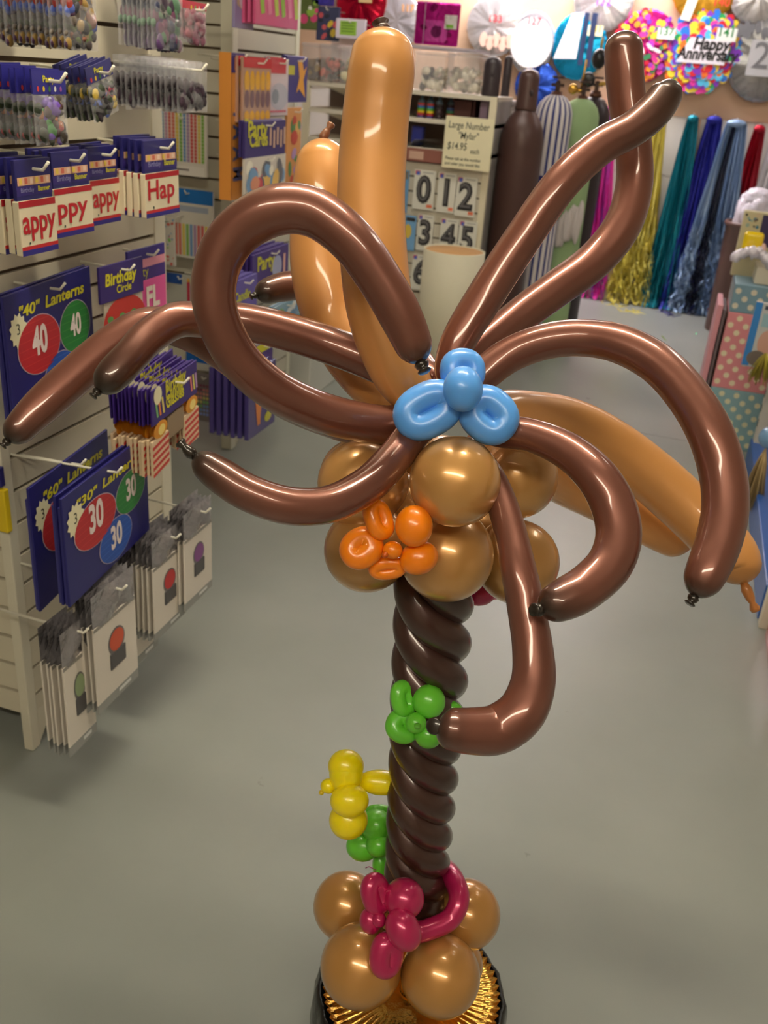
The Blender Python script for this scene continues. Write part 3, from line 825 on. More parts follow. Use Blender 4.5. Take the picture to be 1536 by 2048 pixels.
def d25(mb, r, rnd):
    mb.rect(-r*.42, r*.40, r*.9, r*.8, (196,196,198), .0330)
    mb.text('25', -r*.34, -r*.22, .24, (120,120,124), .0345, bold=.004)
    for k in range(26): mb.disc(rnd.uniform(-r*.8,r*.3), rnd.uniform(r*.5,r*.72), .02, .03, (120,120,124), .030+.0001*k, n=6)
    mb.box((-r*.95,-r*.14,.030), (-r*.6,-r*.12,.034), (240,240,240))
foil_disc('grey silver foil anniversary balloon with a large 25', 1532, 118, 80, (158,158,162), d25, rx=.92, seed=20)
foil_disc('royal blue foil balloon low behind the brown gas cylinder cap', 1073, 172, 44, (50,90,200), None, seed=21)
foil_disc('plain red foil balloon with a yellow price card', 722, -2, 66, (206,20,60), lambda mb, r, rnd: (mb.rect(r*.0, r*.25, r*.42, r*.35, (246,214,160), .034), mb.text('13', r*.04, r*.02, .07, (200,130,60), .0345)), rx=.8, seed=22, Y=5.40)

# ================================================================== SHELF UNIT WITH NUMBER PACKS
SW = (216, 208, 190)
Y3 = 5.08
L3 = Vector((-1.6, 5.3, 0))
t3 = thing('shelf_unit', 'white shelf unit with a slatted lower front behind the white cardboard tube', 'shelf unit', Matrix.Translation(L3))
xr = onY(983, 300, Y3).x; xl = onY(606, 200, Y3).x
zs = [1.465, 1.335, 1.19]
for z in zs:
    world_mb(L3).box((xl, Y3, z-.02), (xr, Y3+.42, z), SW).build('shelf', MATTE, t3)
world_mb(L3).box((xr-.035, Y3-.004, 0), (xr, Y3+.02, 1.465), (228,218,190)).build('upright', MATTE, t3)
world_mb(L3).box((xl, Y3-.004, 0), (xl+.035, Y3+.02, 1.465), (228,218,190)).build('upright', MATTE, t3)
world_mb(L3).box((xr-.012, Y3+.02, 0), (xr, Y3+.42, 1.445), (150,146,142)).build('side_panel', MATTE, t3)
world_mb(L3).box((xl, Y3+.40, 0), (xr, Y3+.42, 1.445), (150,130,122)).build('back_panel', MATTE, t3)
xm = onY(742, 200, Y3).x
world_mb(L3).box((xm-.01, Y3+.01, 0), (xm+.01, Y3+.40, 1.445), SW).build('divider', MATTE, t3)
mb = world_mb(L3)   # triangular shelf brackets seen on the left bay
for z in (1.445, 1.315):
    mb.add([(xl+.10,Y3+.38,z),(xl+.38,Y3+.38,z),(xl+.38,Y3+.38,z-.13),(xl+.10,Y3+.05,z),(xl+.38,Y3+.05,z),(xl+.38,Y3+.05,z-.02)], [(0,1,2),(3,5,4),(0,3,4,1),(1,4,5,2),(2,5,3,0)], SW)
mb.build('bracket', MATTE, t3)
world_mb(L3).box((xl, Y3+.39, 1.465), (onY(738,40,Y3+.39).x, Y3+.42, 2.2), (206,192,186)).build('upper_back_panel', MATTE, t3)
zt2 = onY(895, 96, Y3+.2).z
world_mb(L3).box((onY(826,96,Y3+.2).x, Y3+.06, zt2-.012), (onY(966,98,Y3+.2).x, Y3+.39, zt2), (176,166,176)).build('upper_shelf', MATTE, t3)
def slats(mb, x0, x1, z0, z1, off, pitch=.0762, col=SW, gap=.009, ax='Y', at=0., dr=-1):
    """slat boards on plane ax=at, facing direction -dr... the boards are 12 mm thick, dark grooves behind"""
    k = math.ceil((z0-off)/pitch)
    cuts = [z0]
    while off+k*pitch < z1:
        if off+k*pitch > z0+.01: cuts.append(off+k*pitch)
        k += 1
    cuts.append(z1)
    for i in range(len(cuts)-1):
        a = cuts[i]+(gap/2 if i else 0); b = cuts[i+1]-(gap/2 if i < len(cuts)-2 else 0)
        if ax == 'Y': mb.box((x0, at, a), (x1, at-dr*.012, b), col)
        else: mb.box((at, x0, a), (at-dr*.012, x1, b), col)
    if ax == 'Y': mb.box((x0, at-dr*.012, z0), (x1, at-dr*.02, z1), (96,78,58))
    else: mb.box((at-dr*.012, x0, z0), (at-dr*.02, x1, z1), (96,78,58))
sl = world_mb(L3)
slats(sl, xl+.036, xr-.036, .10, 1.165, .055, ax='Y', at=Y3-.002)
sl.build('slat_front', MATTE, t3)

def numcard(nm, x, y, w_, h_, lab):
    p = onY(x, y, Y3-.02)
    M = Matrix.Translation(p) @ Matrix(((1,0,0),(0,0,-1),(0,1,0))).to_4x4()
    mb = MB().box((-w_/2,-h_/2,-.004), (w_/2,h_/2,.004), (226,224,212))
    vs, fs = glyphs(nm, .02, 0, 'CENTER')
    mb.text(nm, 0, -h_*.30, h_*.92, (46,44,46), .005, bold=.045, align='CENTER', sx=.85)
    mb.text(nm, -.003, -h_*.285, h_*.92, (104,102,104), .0055, bold=-.012, align='CENTER', sx=.85)
    mb.rect(-w_*.45, h_*.48, w_*.22, h_*.10, (200,60,70), .005).rect(-w_*.40, h_*.46, w_*.16, h_*.09, (90,110,200), .0056)
    mb.rect(w_*.18, -h_*.36, w_*.26, h_*.08, (232,120,84), .005).rect(-w_*.10, h_*.45, w_*.5, h_*.02, (150,150,148), .005)
    tag(mb.build('number_balloon_pack', PRINT, None), lab, 'balloon pack', 'number balloon packs on the slatted front').matrix_world = M
W_, H_ = .098, .20
numcard('0', 848, 380, W_+.02, H_, 'white pack with a large silver 0, top row left')
numcard('1', 893, 386, W_, H_, 'white pack with a large silver 1, top row middle')
numcard('2', 932, 394, W_+.012, H_, 'white pack with a large silver 2, top row right')
numcard('3', 850, 466, W_-.01, H_-.01, 'white pack with a large silver 3, second row beside the blue pack')
numcard('4', 897, 474, W_, H_-.01, 'white pack with a large silver 4, second row behind the tube top')
numcard('5', 934, 479, W_, H_-.01, 'white pack with a large silver 5, second row right')
numcard('6', 840, 545, W_, H_-.01, 'white pack with a large silver 6, lowest row left of the tube')
M, w_, h_ = qY((812,430), (834,432), (812,500), Y3-.03)
mb = MB().box((0,-h_,0), (w_,0,.006), (120,170,215)).disc(w_*.3,-h_*.45,w_*.35,h_*.2,(220,190,80),.007).rect(w_*.1,-.01,w_*.8,h_*.1,(50,50,50),.007)
tag(mb.build('balloon_pack', PRINT), 'light blue balloon pack with a gold shape, left of the number 3 pack', 'balloon pack').matrix_world = M
M, w_, h_ = qY((806,340), (820,341), (804,425), Y3-.03)
tag(MB().box((0,-h_,0), (w_,0,.006), (110,160,205)).rect(w_*.1,-.005,w_*.8,h_*.18,(120,120,116),.007).build('balloon_pack', PRINT), 'light blue balloon pack left of the number 0 pack', 'balloon pack').matrix_world = M
# price sign
M, w_, h_ = qY((893,229), (990,241), (884,334), Y3-.05)
t = thing('price_sign', 'cream handwritten card sign with the large number Mylar price', 'sign', M)
MB().box((0,-h_,-.002), (w_,0,.002), (240,232,196)).build('card', PRINT, t)
k = w_/.24
for s_, x, y, sz, rt in [('Large Number',.015,-.052,.044,-.0),('"Mylar"',.068,-.098,.044,0),('$14.95',.018,-.148,.046,0),('each',.135,-.160,.032,0)]:
    MB().text(s_, x*k, y*k, sz*k, (96,98,84), .003, bold=.006, sx=.78, shear=.1).build('price_lettering', PRINT, t)
MB().text('Please ask us the number', .014*k, -.196*k, .0195*k, (90,90,78), .003, bold=.014, sx=.9).build('small_lettering', PRINT, t)
MB().text('and color you would like', .014*k, -.220*k, .0195*k, (90,90,78), .003, bold=.014, sx=.9).build('small_lettering', PRINT, t)

# things on the shelves
def clear_tub(label, x0, y0, x1, y1, Y, fill, lid=None):
    a = onY(x0, y0, Y); b = onY(x1, y0, Y); c = onY(x0, y1, Y)
    w_, h_ = b.x-a.x, a.z-c.z
    h_ = a.z-c.z
    zb = c.z
    t = thing('clear_tub', label, 'plastic tub', Matrix.Translation((a.x+w_/2, Y, zb)), 'clear plastic tubs on top of the shelf unit')
    MB().rbox((-w_/2,0,0), (w_/2,.2,h_*.93), (230,228,232), .012).build('tub_wall', TUBPLASTIC, t)
    MB().rbox((-w_/2-.004,-.004,h_*.90), (w_/2+.004,.204,h_), (214,206,214), .008).build('lid', TUBPLASTIC, t)
    rnd = random.Random(int(x0)); mb = MB()
    for k in range(46):
        c_ = fill[rnd.randrange(len(fill))]
        q = rnd.random()**1.5
        mb.ell((rnd.uniform(-w_*.42,w_*.42), rnd.uniform(.02,.16), .02+q*h_*.45), (rnd.uniform(.012,.03), rnd.uniform(.01,.02), rnd.uniform(.010,.022)), c_, Matrix.Rotation(rnd.uniform(0,3),3,'Y'), 10, 7)
    tag(mb.build('contents', MATTE, t), kind='stuff')
T0 = Y3+.05
def ty(x, top): # pixel y of shelf top at x
    p = onY(x, 150, T0); 
    for yy in range(60, 260):
        if onY(x, yy, T0).z < 1.467: return yy
    return 180
CRM = [(214,204,176),(196,186,158),(228,220,196),(180,170,140),(150,140,120)]
clear_tub('clear tub of cream bits with one dark piece, right of the tall mocha balloon', 831, 100, 893, ty(831,0), T0, CRM+[(50,40,40)])
clear_tub('clear tub of cream bits next to the dark cap', 897, 101, 962, ty(897,0), T0, CRM)
clear_tub('clear tub of dark bits at the left end of the shelf top', 604, 84, 638, ty(604,0), T0, [(80,60,40),(120,90,50),(150,120,40)])
clear_tub('clear tub holding coral red bits', 641, 86, 678, ty(641,0), T0, [(226,110,90),(90,80,60),(60,50,40),(230,120,100)])
clear_tub('clear tub of pale yellow bits left of the tall mocha balloon', 681, 88, 716, ty(681,0), T0, [(230,222,170),(220,214,160),(160,150,120)])
def dark_cap(label, x, y0, wpx, col, Y=T0, zb=1.466):
    a = onY(x, y0, Y); tt = (a-CAM).dot(F_); r = wpx/2*tt/FPX; H = a.z-zb
    prof = [(r*.95,0),(r,.006),(r,.03),(r*.96,.05),(r*.96,H-r*.8),(r*.80,H-r*.35),(r*.5,H-r*.1),(.001,H)]
    t = thing('cylinder_cap', label, 'cylinder cap', Matrix.Translation((a.x, Y+r+.01, zb)))
    MB().lathe(prof, col, 32).build('cap_body', STEELD, t)
    MB().ell((r*.2,-r*.93,H*.55), (.006,.004,.011), (14,10,12)).build('vent_hole', STEELD, t)
dark_cap('dark steel cylinder cap standing at the right end of the shelf top', 984, 112, 37, (60,36,50))
dark_cap('narrow dark grey cap standing behind the brown gas cylinder', 1016, 111, 18, (70,70,60), Y=5.50, zb=1.448)
xs0, xs1 = onY(1002,186,5.50).x, onY(1034,188,5.50).x
tag(MB().box((xs0, 5.47, 1.425), (xs1, 5.75, 1.447), (150,142,146)).box((xs0+.01, 5.48, 0), (xs1-.01, 5.74, 1.425), (184,176,172)).build('side_table', MATTE), 'narrow grey stand behind the brown gas cylinder', 'stand')
# rainbow bottles
def bottle(label, x, Y=Y3+.08, cols=None, h=.115, r=.021):
    p = onY(x, 225, Y)
    t = thing('rainbow_bottle', label, 'bottle', Matrix.Translation((p.x, Y, 1.335)), 'bottles on the middle shelf')
    cs = cols or [(70,50,130),(200,50,50),(240,210,40),(90,180,60),(60,120,200),(200,60,60)]
    mb = MB(); n = len(cs)
    for i, c in enumerate(cs):
        z0, z1 = h*.62*i/n, h*.62*(i+1)/n
        mb.lathe([(r,z0),(r*1.01,(z0+z1)/2),(r,z1)], c, 20)
    mb.build('rainbow_sand', GLOSSY, t)
    MB().lathe([(r,h*.62),(r*.9,h*.72),(r*.4,h*.84),(r*.4,h*.95),(r*.3,h)], (70,90,110), 20).build('bottle_neck', GLOSSY, t)
bottle('rainbow striped bottle at the left of the middle shelf', 842)
bottle('rainbow striped bottle second from the left on the middle shelf', 860)
bottle('dark bottle beside the rainbow ones on the middle shelf', 878, cols=[(50,30,40),(60,36,46),(40,26,34)])
bottle('dark rainbow striped bottle just above the price sign', 900, Y=Y3+.16, cols=[(60,30,50),(180,90,60),(80,150,110),(70,90,150),(60,30,50)])
p = onY(924, 225, Y3+.2)
tag(MB(Matrix.Translation((p.x, Y3+.16, 1.335))).rbox((-.07,0,0), (.06,.12,.10), (106,62,60), .006).rbox((.066,0,0),(.078,.12,.10),(96,54,56),.003).build('carton', PRINT), 'maroon carton on the middle shelf behind the price sign', 'carton')
p = onY(968, 225, Y3+.1)
tag(MB(Matrix.Translation((p.x, Y3+.10, 1.335))).rbox((-.025,0,0), (.02,.06,.105), (168,146,176), .006).rect(-.02,.0,.03,.04,(120,100,140),.02).build('packet', GLOSSY), 'pale violet packet standing by the right upright of the shelf unit', 'packet')
p = onY(832, 258, Y3+.08)
tag(MB(Matrix.Translation((p.x, Y3+.10, 1.19))).rbox((-.03,0,0), (.035,.05,.10), (66,76,180), .008).build('packet', GLOSSY), 'dark blue packet on the lower shelf beside the papers', 'packet')
p = onY(845, 268, Y3+.05)
mb = MB(Matrix.Translation((p.x, Y3+.04, 1.191)))
for k in range(6): mb.add([(-.09+.01*k,.0,.006*k),(.09-.012*k,.01,.006*k+.012),(.07,.16,.006*k+.006),(-.08,.15,.006*k)], [(0,1,2,3)], (236,234,232))
tag(mb.build('paper_stack', PRINT), 'loose white papers on the lower shelf beside the price sign', 'papers')
tag(world_mb((0,0,0)).box((onY(815,300,Y3).x, Y3-.03, 1.125), (onY(888,300,Y3).x, Y3-.005, 1.188), (150,96,84)).box((onY(815,300,Y3).x+.02, Y3-.032, 1.135), (onY(888,300,Y3).x-.1, Y3-.03, 1.175), (206,170,150)).build('edge_strip', PRINT), 'reddish brown edge strip under the papers of the shelf unit', 'strip')

# packs above the shelf unit
def pack3d(label, tl, tr, bl, Y, base, art=None, th=.02, m=GLOSSY, name='party_pack', group=None, round_=.004):
    M, w_, h_ = qY(tl, tr, bl, Y)
    mb = MB().rbox((0,-h_,-th), (w_,0,0), base, round_)
    if art: art(mb, w_, h_)
    o = tag(mb.build(name, m), label, 'pack', group); o.matrix_world = M
    return M, w_, h_
def hook_to(M, w_, L_, loc_, par, top=.012, r=.0028, out=.035):
    a = (Matrix.Translation(-Vector(loc_)) @ M)
    pts = [(w_/2,-top,-L_),(w_/2,-top-.004,-.01),(w_/2,-top-.004,out-.012),(w_/2,-top+.010,out)]
    MB().tube([a @ Vector(q) for q in pts], r, (232,228,214), 8).build('hook', METAL, par)
def blobs(cols, n, seed, s0=.08, s1=.22):
    def f(mb, w_, h_):
        rnd = random.Random(seed)
        for k in range(n):
            a = w_*rnd.uniform(s0, s1)
            mb.disc(rnd.uniform(a, w_-a), -rnd.uniform(a, h_-a), a, a*rnd.uniform(.5, 1.1), cols[rnd.randrange(len(cols))], .0006+.0001*k, n=9, rot=rnd.uniform(0,3))
    return f
def art_mag(mb, w_, h_):
    mb.rect(w_*.25,-h_*.42,w_*.5,h_*.5,(226,90,190),.001).disc(w_*.5,-h_*.68,w_*.12,h_*.14,(120,40,100),.002).rect(w_*.68,-h_*.28,w_*.28,h_*.32,(244,240,244),.003).rect(w_*.72,-h_*.50,w_*.16,h_*.08,(150,210,90),.004)
    blobs([(130,20,90),(200,40,150),(90,20,70)], 10, 5, .05, .1)(mb, w_, h_)
    mb.box((w_*.22,-h_,.004),(w_*.235,0,.007),(220,200,230))
pack3d('magenta rounded foil bag with a small white price tag on the upper shelf', (833,2), (922,6), (831,88), Y3+.2, (190,30,140), art_mag, m=FOIL, name='foil_bag', round_=.009)
packs = [((600,-12),(640,-10),(600,58),(96,110,60),[(150,190,80),(220,80,130),(240,240,230)],'green and pink bagged pack at the left above the clear tubs'),
         ((634,12),(680,14),(634,80),(56,62,100),[(40,46,70),(90,110,160),(210,90,100),(220,190,60)],'dark blue bagged pack above the coral tub'),
         ((624,-30),(668,-28),(624,10),(50,40,150),[(60,50,170)],'bright violet blue card at the very top above the dark blue pack')]
for i, (tl, tr, bl, c, cs, lb) in enumerate(packs):
    M, w_, h_ = pack3d(lb, tl, tr, bl, Y3+.05, c, blobs(cs, 9, i+3), group='packs hung above the shelf unit')
    hook_to(M, w_, .34, L3, t3)
def art_sticker(mb, w_, h_):
    mb.rect(w_*.15,-h_*.12,w_*.55,h_*.7,(160,205,80),.001)
    for k in range(4): mb.rect(w_*.2,-h_*(.2+.14*k),w_*.42,h_*.04,(90,130,60),.0015)
M, w_, h_ = pack3d('white pack with a lime green price sticker beside the tall mocha balloon', (672,37), (732,38), (676,76), Y3+.0, (232,222,240), art_sticker, group='packs hung above the shelf unit')
hook_to(M, w_, .39, L3, t3)

# ================================================================== LEFT SLATWALL DISPLAY (nearest)
XA = -1.251
LG1 = Vector((-1.55, 1.8, 0))
CREAM = (208, 200, 180); POSTC = (214, 208, 190)
g1 = thing('slatwall_display', 'tall cream slatwall display rack at the left with party packs', 'display rack', Matrix.Translation(LG1))
m_ = world_mb(LG1); slats(m_, 1.497, 2.10, .10, 2.3, .145, ax='X', at=XA-.004, dr=1, col=CREAM); m_.build('slat_panel', MATTE, g1)
m_ = world_mb(LG1)
slats(m_, -1.92, -1.277, .10, 2.3, .163, ax='Y', at=1.475, col=CREAM); m_.build('end_panel', MATTE, g1)
world_mb(LG1).rbox((XA-.026, 1.466, 0), (XA, 1.496, 2.3), POSTC, .003).build('post', MATTE, g1)
world_mb(LG1).rbox((XA-.045, 2.10, .0), (XA, 2.15, 2.3), POSTC, .003).build('post', MATTE, g1)
world_mb(LG1).box((-1.92, 2.11, .1), (XA-.045, 2.13, 2.3), CREAM).build('end_panel', MATTE, g1)
world_mb(LG1).box((-1.92, 1.49, .1), (-1.90, 2.12, 2.3), CREAM).build('rear_panel', MATTE, g1)
ft = world_mb(LG1)
ft.add([(XA-.026,1.495,0),(XA-.026,1.58,.10),(XA-.026,1.495,.10),(XA-.004,1.495,0),(XA-.004,1.58,.10),(XA-.004,1.495,.10)], [(0,1,2),(3,5,4),(0,3,4,1),(1,4,5,2),(0,2,5,3)], POSTC)
ft.build('foot', MATTE, g1)

BLUEC = (38, 36, 108)
def stack(make, M, w_, h_, n, d, labels, rack=None, rloc=None, hookL=None, jit=.004, wob=2.0, seed=0):
    rnd = random.Random(seed)
    root = make(w_, h_)
    root.matrix_world = M
    tag(root, labels(0))
    for k in range(1, n):
        Mk = M @ Matrix.Translation((rnd.uniform(-jit, jit), rnd.uniform(-jit, jit), -d*k)) @ Matrix.Rotation(math.radians(rnd.uniform(-wob, wob)), 4, 'Z')
        dup(root, Mk, labels(k))
    if rack: hook_to(M, w_, hookL, rloc, rack)
    return root
def lab_stack(front, rest):
    return lambda k: front if k == 0 else '%s, %s on its peg' % (rest, ORD[k])

def pillow(mb, x, y, w_, h_, d, col, nx=8, ny=8, seed=0, noise=.2):
    rnd = random.Random(seed)
    for sgn in (1, -1):
        vs = []; fs = []
        for j in range(ny+1):
            for i in range(nx+1):
                u, v = i/nx*2-1, j/ny*2-1
                z = d*(1-u**4)*(1-v**4)*(1+rnd.uniform(-noise, noise)*3*(abs(u) < .99 and abs(v) < .99))
                vs.append((x+w_*i/nx, y-h_*j/ny, sgn*z))
        for j in range(ny):
            for i in range(nx):
                q = (j*(nx+1)+i, (j+1)*(nx+1)+i, (j+1)*(nx+1)+i+1, j*(nx+1)+i+1)
                fs.append(q if sgn > 0 else q[::-1])
        mb.add(vs, fs, col, True)
    return mb

MIX = [(60,50,50),(120,70,50),(50,50,60),(90,110,50),(80,100,180),(170,60,50),(150,120,60),(70,40,70),(40,40,44),(100,90,80)]
BAGN = [0]
def bag(w_, h_, header=None, hh=.3, cols=MIX, y0=.3, y1=.95, n=48, cat='pack', group=None, htext=None, dark=False, name='party_bag'):
    BAGN[0] += 1; sd = BAGN[0]; rnd = random.Random(sd)
    t = thing(name, 'x', cat, None, group)
    y_ = -h_*hh if header else 0
    pillow(MB(), 0, y_, w_, h_+y_, .006, (240,240,245), 7, 9, sd, .5).build('film_bag', FILM, t)
    mb = MB()
    for k in range(n):
        a = w_*rnd.uniform(.07, .15)
        mb.ell((rnd.uniform(a, w_-a), -h_*rnd.uniform(y0, y1), rnd.uniform(-.003,.003)), (a, .0035, a*rnd.uniform(.5,1.3)), cols[rnd.randrange(len(cols))], Matrix.Rotation(PI/2,3,'X') @ Matrix.Rotation(rnd.uniform(0,3),3,'Y'), 10, 6)
    tag(mb.build('contents', MATTE, t), kind='stuff')
    if header:
        m2 = MB().box((0,-h_*hh,-.0015), (w_,0,.0015), header)
        if htext: m2.text(htext, w_*.3, -h_*hh*.5, w_*.16, (214,206,40), .0022, bold=.02)
        for k in range(5): m2.disc(w_*(.15+.17*k), -h_*hh*.78, w_*.035, w_*.05, [(200,60,60),(220,190,50),(90,160,90),(220,220,220),(150,80,160)][k], .002, n=8)
        m2.build('header_card', PRINT, t)
    return t
G1 = dict(rack=g1, rloc=LG1)
def s1(q, X, **k): return qX(*q, X)
# top row of bags
M, w_, h_ = qX((118,-70), (188,-62), (128,98), -1.06)
stack(lambda a, b: bag(a, b, (120,150,170), .2, y0=.35, group='bags on the top left peg'), M, w_, h_, 12, .013, lab_stack('clear bag of multicoloured balloons with a blue one, front of the top left peg', 'clear bag of multicoloured balloons on the top left peg'), hookL=.19, **G1)
M, w_, h_ = qX((298,-60), (364,-48), (302,98), -1.12)
stack(lambda a, b: bag(a, b, (70,66,130), .28, y0=.4, cols=[(60,44,64),(44,50,80),(90,60,110),(60,60,60),(80,120,90),(110,60,90)], group='bags on the top peg by the corner post'), M, w_, h_, 8, .011, lab_stack('clear bag of dark purple balloons, front of the top peg by the corner post', 'clear bag of dark purple balloons by the corner post'), hookL=.13, **G1)
M, w_, h_ = qY((364,-10), (412,-5), (374,84), 3.30)
# second row
M, w_, h_ = qX((60,136), (128,143), (76,292), -1.03)
stack(lambda a, b: bag(a, b, (46,44,140), .32, y0=.42, cols=[(60,50,40),(50,60,44),(170,60,60),(60,140,60),(110,70,180),(180,110,60),(70,40,40)], htext='Party', group='blue headed balloon bags on the left peg'), M, w_, h_, 9, .014, lab_stack('blue headed balloon bag with red and green balloons, front of the left peg', 'blue headed balloon bag on the left peg'), hookL=.20, **G1)
M, w_, h_ = qX((168,136), (222,142), (184,250), -1.10)
M = M @ Matrix.Rotation(math.radians(14), 4, 'Z')
stack(lambda a, b: bag(a, b, (56,56,120), .30, y0=.45, cols=[(40,36,40),(50,40,50),(60,70,50),(80,110,200),(220,190,80),(150,60,80)], htext='Party', group='tilted balloon bags in the middle of the rack'), M, w_, h_, 6, .013, lab_stack('tilted small blue headed balloon bag, front of the middle peg', 'tilted blue headed balloon bag on the middle peg'), hookL=.15, **G1)
M, w_, h_ = qX((352,118), (414,128), (362,226), -1.06)
stack(lambda a, b: bag(a, b, None, 0, y0=.48, y1=.80, n=34, cols=[(36,26,34),(46,30,40),(30,22,30),(60,40,56)], group='bags of black balloons'), M, w_, h_, 12, .0135, lab_stack('clear bag of black balloons, front of its peg by the corner post', 'clear bag of black balloons'), hookL=.19, **G1)

# Happy banner packs
def banner(txt):
    def f(w_, h_):
        t = thing('banner_pack', 'x', 'banner pack', None, 'red and white banner packs')
        mb = MB().rbox((0,-h_*.42,-.004), (w_,0,.003), BLUEC, .001)
        mb.rect(w_*.04,-h_*.18,w_*.92,h_*.085,(226,178,150),.0035)
        for k in range(6): mb.rect(w_*(.08+.15*k),-h_*.19,w_*.08,h_*.06,[(230,200,90),(210,110,90),(240,210,190)][k % 3],.004)
        mb.rect(w_*.0,-h_*.27,w_,h_*.10,(52,40,120),.0036)
        mb.text('Birthday', w_*.10, -h_*.335, w_*.11, (150,150,200), .0042).text('Banner', w_*.58, -h_*.335, w_*.12, (206,200,40), .0042, bold=.02)
        mb.build('header_card', PRINT, t)
        m2 = MB().rbox((-w_*.02,-h_,-.007), (w_*1.02,-h_*.42,.006), (226,214,186), .002)
        m2.rect(-w_*.02,-h_*.42,w_*1.04,h_*.07,(176,28,42),.0064).rect(-w_*.02,-h_*.90,w_*1.04,h_*.04,(196,40,44),.0064).rect(-w_*.02,-h_*.94,w_*1.04,h_*.06,(44,38,130),.0064)
        vs, fs = glyphs(txt, .02, 0, 'LEFT', 1.0)
        wid = max(v.x for v in vs)-min(v.x for v in vs)
        sz = w_*.94/wid if len(txt) > 3 else w_*.82/wid
        sy = h_*.42
        out = [((v.x-min(q.x for q in vs))*sz+w_*.04, v.y*h_*(.36 if txt != 'ppy' else .33)-h_*.76+.0, .0072) for v in vs]
        m2.add(out, fs, (186,26,40))
        m2.disc(w_*.2,-h_*.87,w_*.02,w_*.025,(40,70,60),.007,n=8)
        m2.build('folded_banner', PRINT, t)
        return t
    return f
for i, (q, X, tx, n, fr) in enumerate([
    (((24,322),(96,312),(46,512)), -1.06, 'appy', 5, 'red and white banner pack reading appy, nearest at the left edge'),
    (((98,306),(172,297),(122,474)), -1.10, 'ppy', 4, 'red and white banner pack reading ppy, second from the left'),
    (((172,298),(229,286),(190,450)), -1.16, 'appy', 3, 'smaller red and white banner pack reading appy, third from the left'),
    (((284,280),(350,278),(302,434)), -1.10, 'Hap', 5, 'red and white banner pack reading Hap beside the corner post')]):
    M, w_, h_ = qX(*q, X)
    stack(banner(tx), M, w_, h_, n, .016, lab_stack(fr, ['banner pack behind the nearest appy one', 'banner pack behind the ppy one', 'banner pack behind the smaller appy one', 'banner pack behind the Hap one'][i]), hookL=abs(XA-X), seed=i, **G1)

# lantern packs
def lantern(numb):
    def f(w_, h_):
        t = thing('lantern_pack', 'x', 'lantern pack', None, 'dark blue lantern packs')
        mb = MB().rbox((0,-h_,-.004), (w_,0,.002), (34,32,110), .0015)
        def fit(s_, x, y, wf, col, bold, hgt):
            vs, fs = glyphs(s_, bold, .15)
            wid = max(v.x for v in vs)
            mb.add([(x+v.x*wf/wid, y+v.y*hgt, .0030) for v in vs], fs, col)
        fit('"%s"' % numb, w_*.13, -h_*.185, w_*.24, (214,206,40), .03, h_*.11)
        fit('Lanterns', w_*.42, -h_*.185, w_*.48, (214,206,40), .03, h_*.12)
        star = []
        for k in range(24):
            a = 2*PI*k/24; r = w_*(.095 if k % 2 else .075); star.append((w_*.12+r*math.cos(a), -h_*.27+r*1.1*math.sin(a)))
        mb.poly(star, (238,232,196), .0031).text('3', w_*.095, -h_*.295, w_*.09, (80,80,60), .0036)
        for (x, y, rx, ry, c, c2) in [(.33,.43,.235,.215,(190,40,48),(206,60,60)),(.76,.42,.19,.20,(40,130,60),(70,150,70)),(.55,.76,.20,.20,(34,84,180),(60,110,200))]:
            mb.disc(w_*x, -h_*y, w_*rx*1.03, h_*ry*1.03, (200,180,200), .0030)
            mb.disc(w_*x, -h_*y, w_*rx, h_*ry, c, .0034)
            for k in range(7):
                yy = (k-3)/3.6; q = math.sqrt(max(0, 1-yy*yy))
                mb.rect(w_*(x-rx*q*.98), -h_*(y+ry*yy)+h_*.003, w_*rx*q*1.96, h_*.006, c2, .0037)
            mb.text(numb, w_*x, -h_*(y+.065), w_*rx*.98, (236,222,220), .0042, bold=.035, align='CENTER', sx=.72)
        mb.build('printed_card', PRINT, t)
        MB().box((w_*.02,-h_*1.002,-.012), (w_*.98,-h_*.1,-.0045), (60,58,130)).build('folded_lantern', PRINT, t)
        return t
    return f
M, w_, h_ = qX((4,607), (177,520), (32,868), -1.16, -1.20)
stack(lantern('40'), M, w_, h_, 2, .012, lab_stack('dark blue lantern pack with the number 40 on red and green lanterns', 'dark blue lantern pack behind the one marked 40'), hookL=.09, **G1)
M, w_, h_ = qX((119,980), (291,884), (142,1213), -1.02, -1.06)
stack(lantern('30'), M, w_, h_, 2, .014, lab_stack('dark blue lantern pack with the number 30, in front at the bottom', 'dark blue lantern pack behind the one marked 30'), hookL=.23, **G1)
M, w_, h_ = qX((54,966), (214,868), (98,1210), -1.12, -1.17)
stack(lantern('60'), M, w_, h_, 1, .014, lab_stack('dark blue lantern pack marked 60, mostly hidden behind the 30 pack', ''), hookL=.12, **G1)
# birthday fan and pink packs
def birthday_pack(w_, h_):
    t = thing('decoration_pack', 'x', 'decoration pack')
    mb = MB().rbox((0,-h_*.44,-.003), (w_,0,.003), (52,34,110), .001)
    mb.text('Birthday', w_*.10, -h_*.24, w_*.21, (214,206,40), .004, bold=.035, shear=.1).text('Circle', w_*.35, -h_*.36, w_*.14, (214,206,40), .004, bold=.02)
    mb.build('header_card', PRINT, t)
    m2 = MB().disc(w_*.55,-h_*.75,w_*.5,h_*.33,(190,52,44),.001,n=40)
    for k in range(9): m2.disc(w_*(.2+.09*k),-h_*(.66+.06*(k % 3)),w_*.07,h_*.04,[(90,150,80),(220,180,60),(80,100,170)][k % 3],.002,n=8)
    m2.box((w_*.1,-h_,-.004),(w_,-h_*.44,-.001),(196,186,170)); m2.build('paper_fan', PRINT, t)
    return t
M, w_, h_ = qX((195,530), (283,517), (206,700), -1.15)
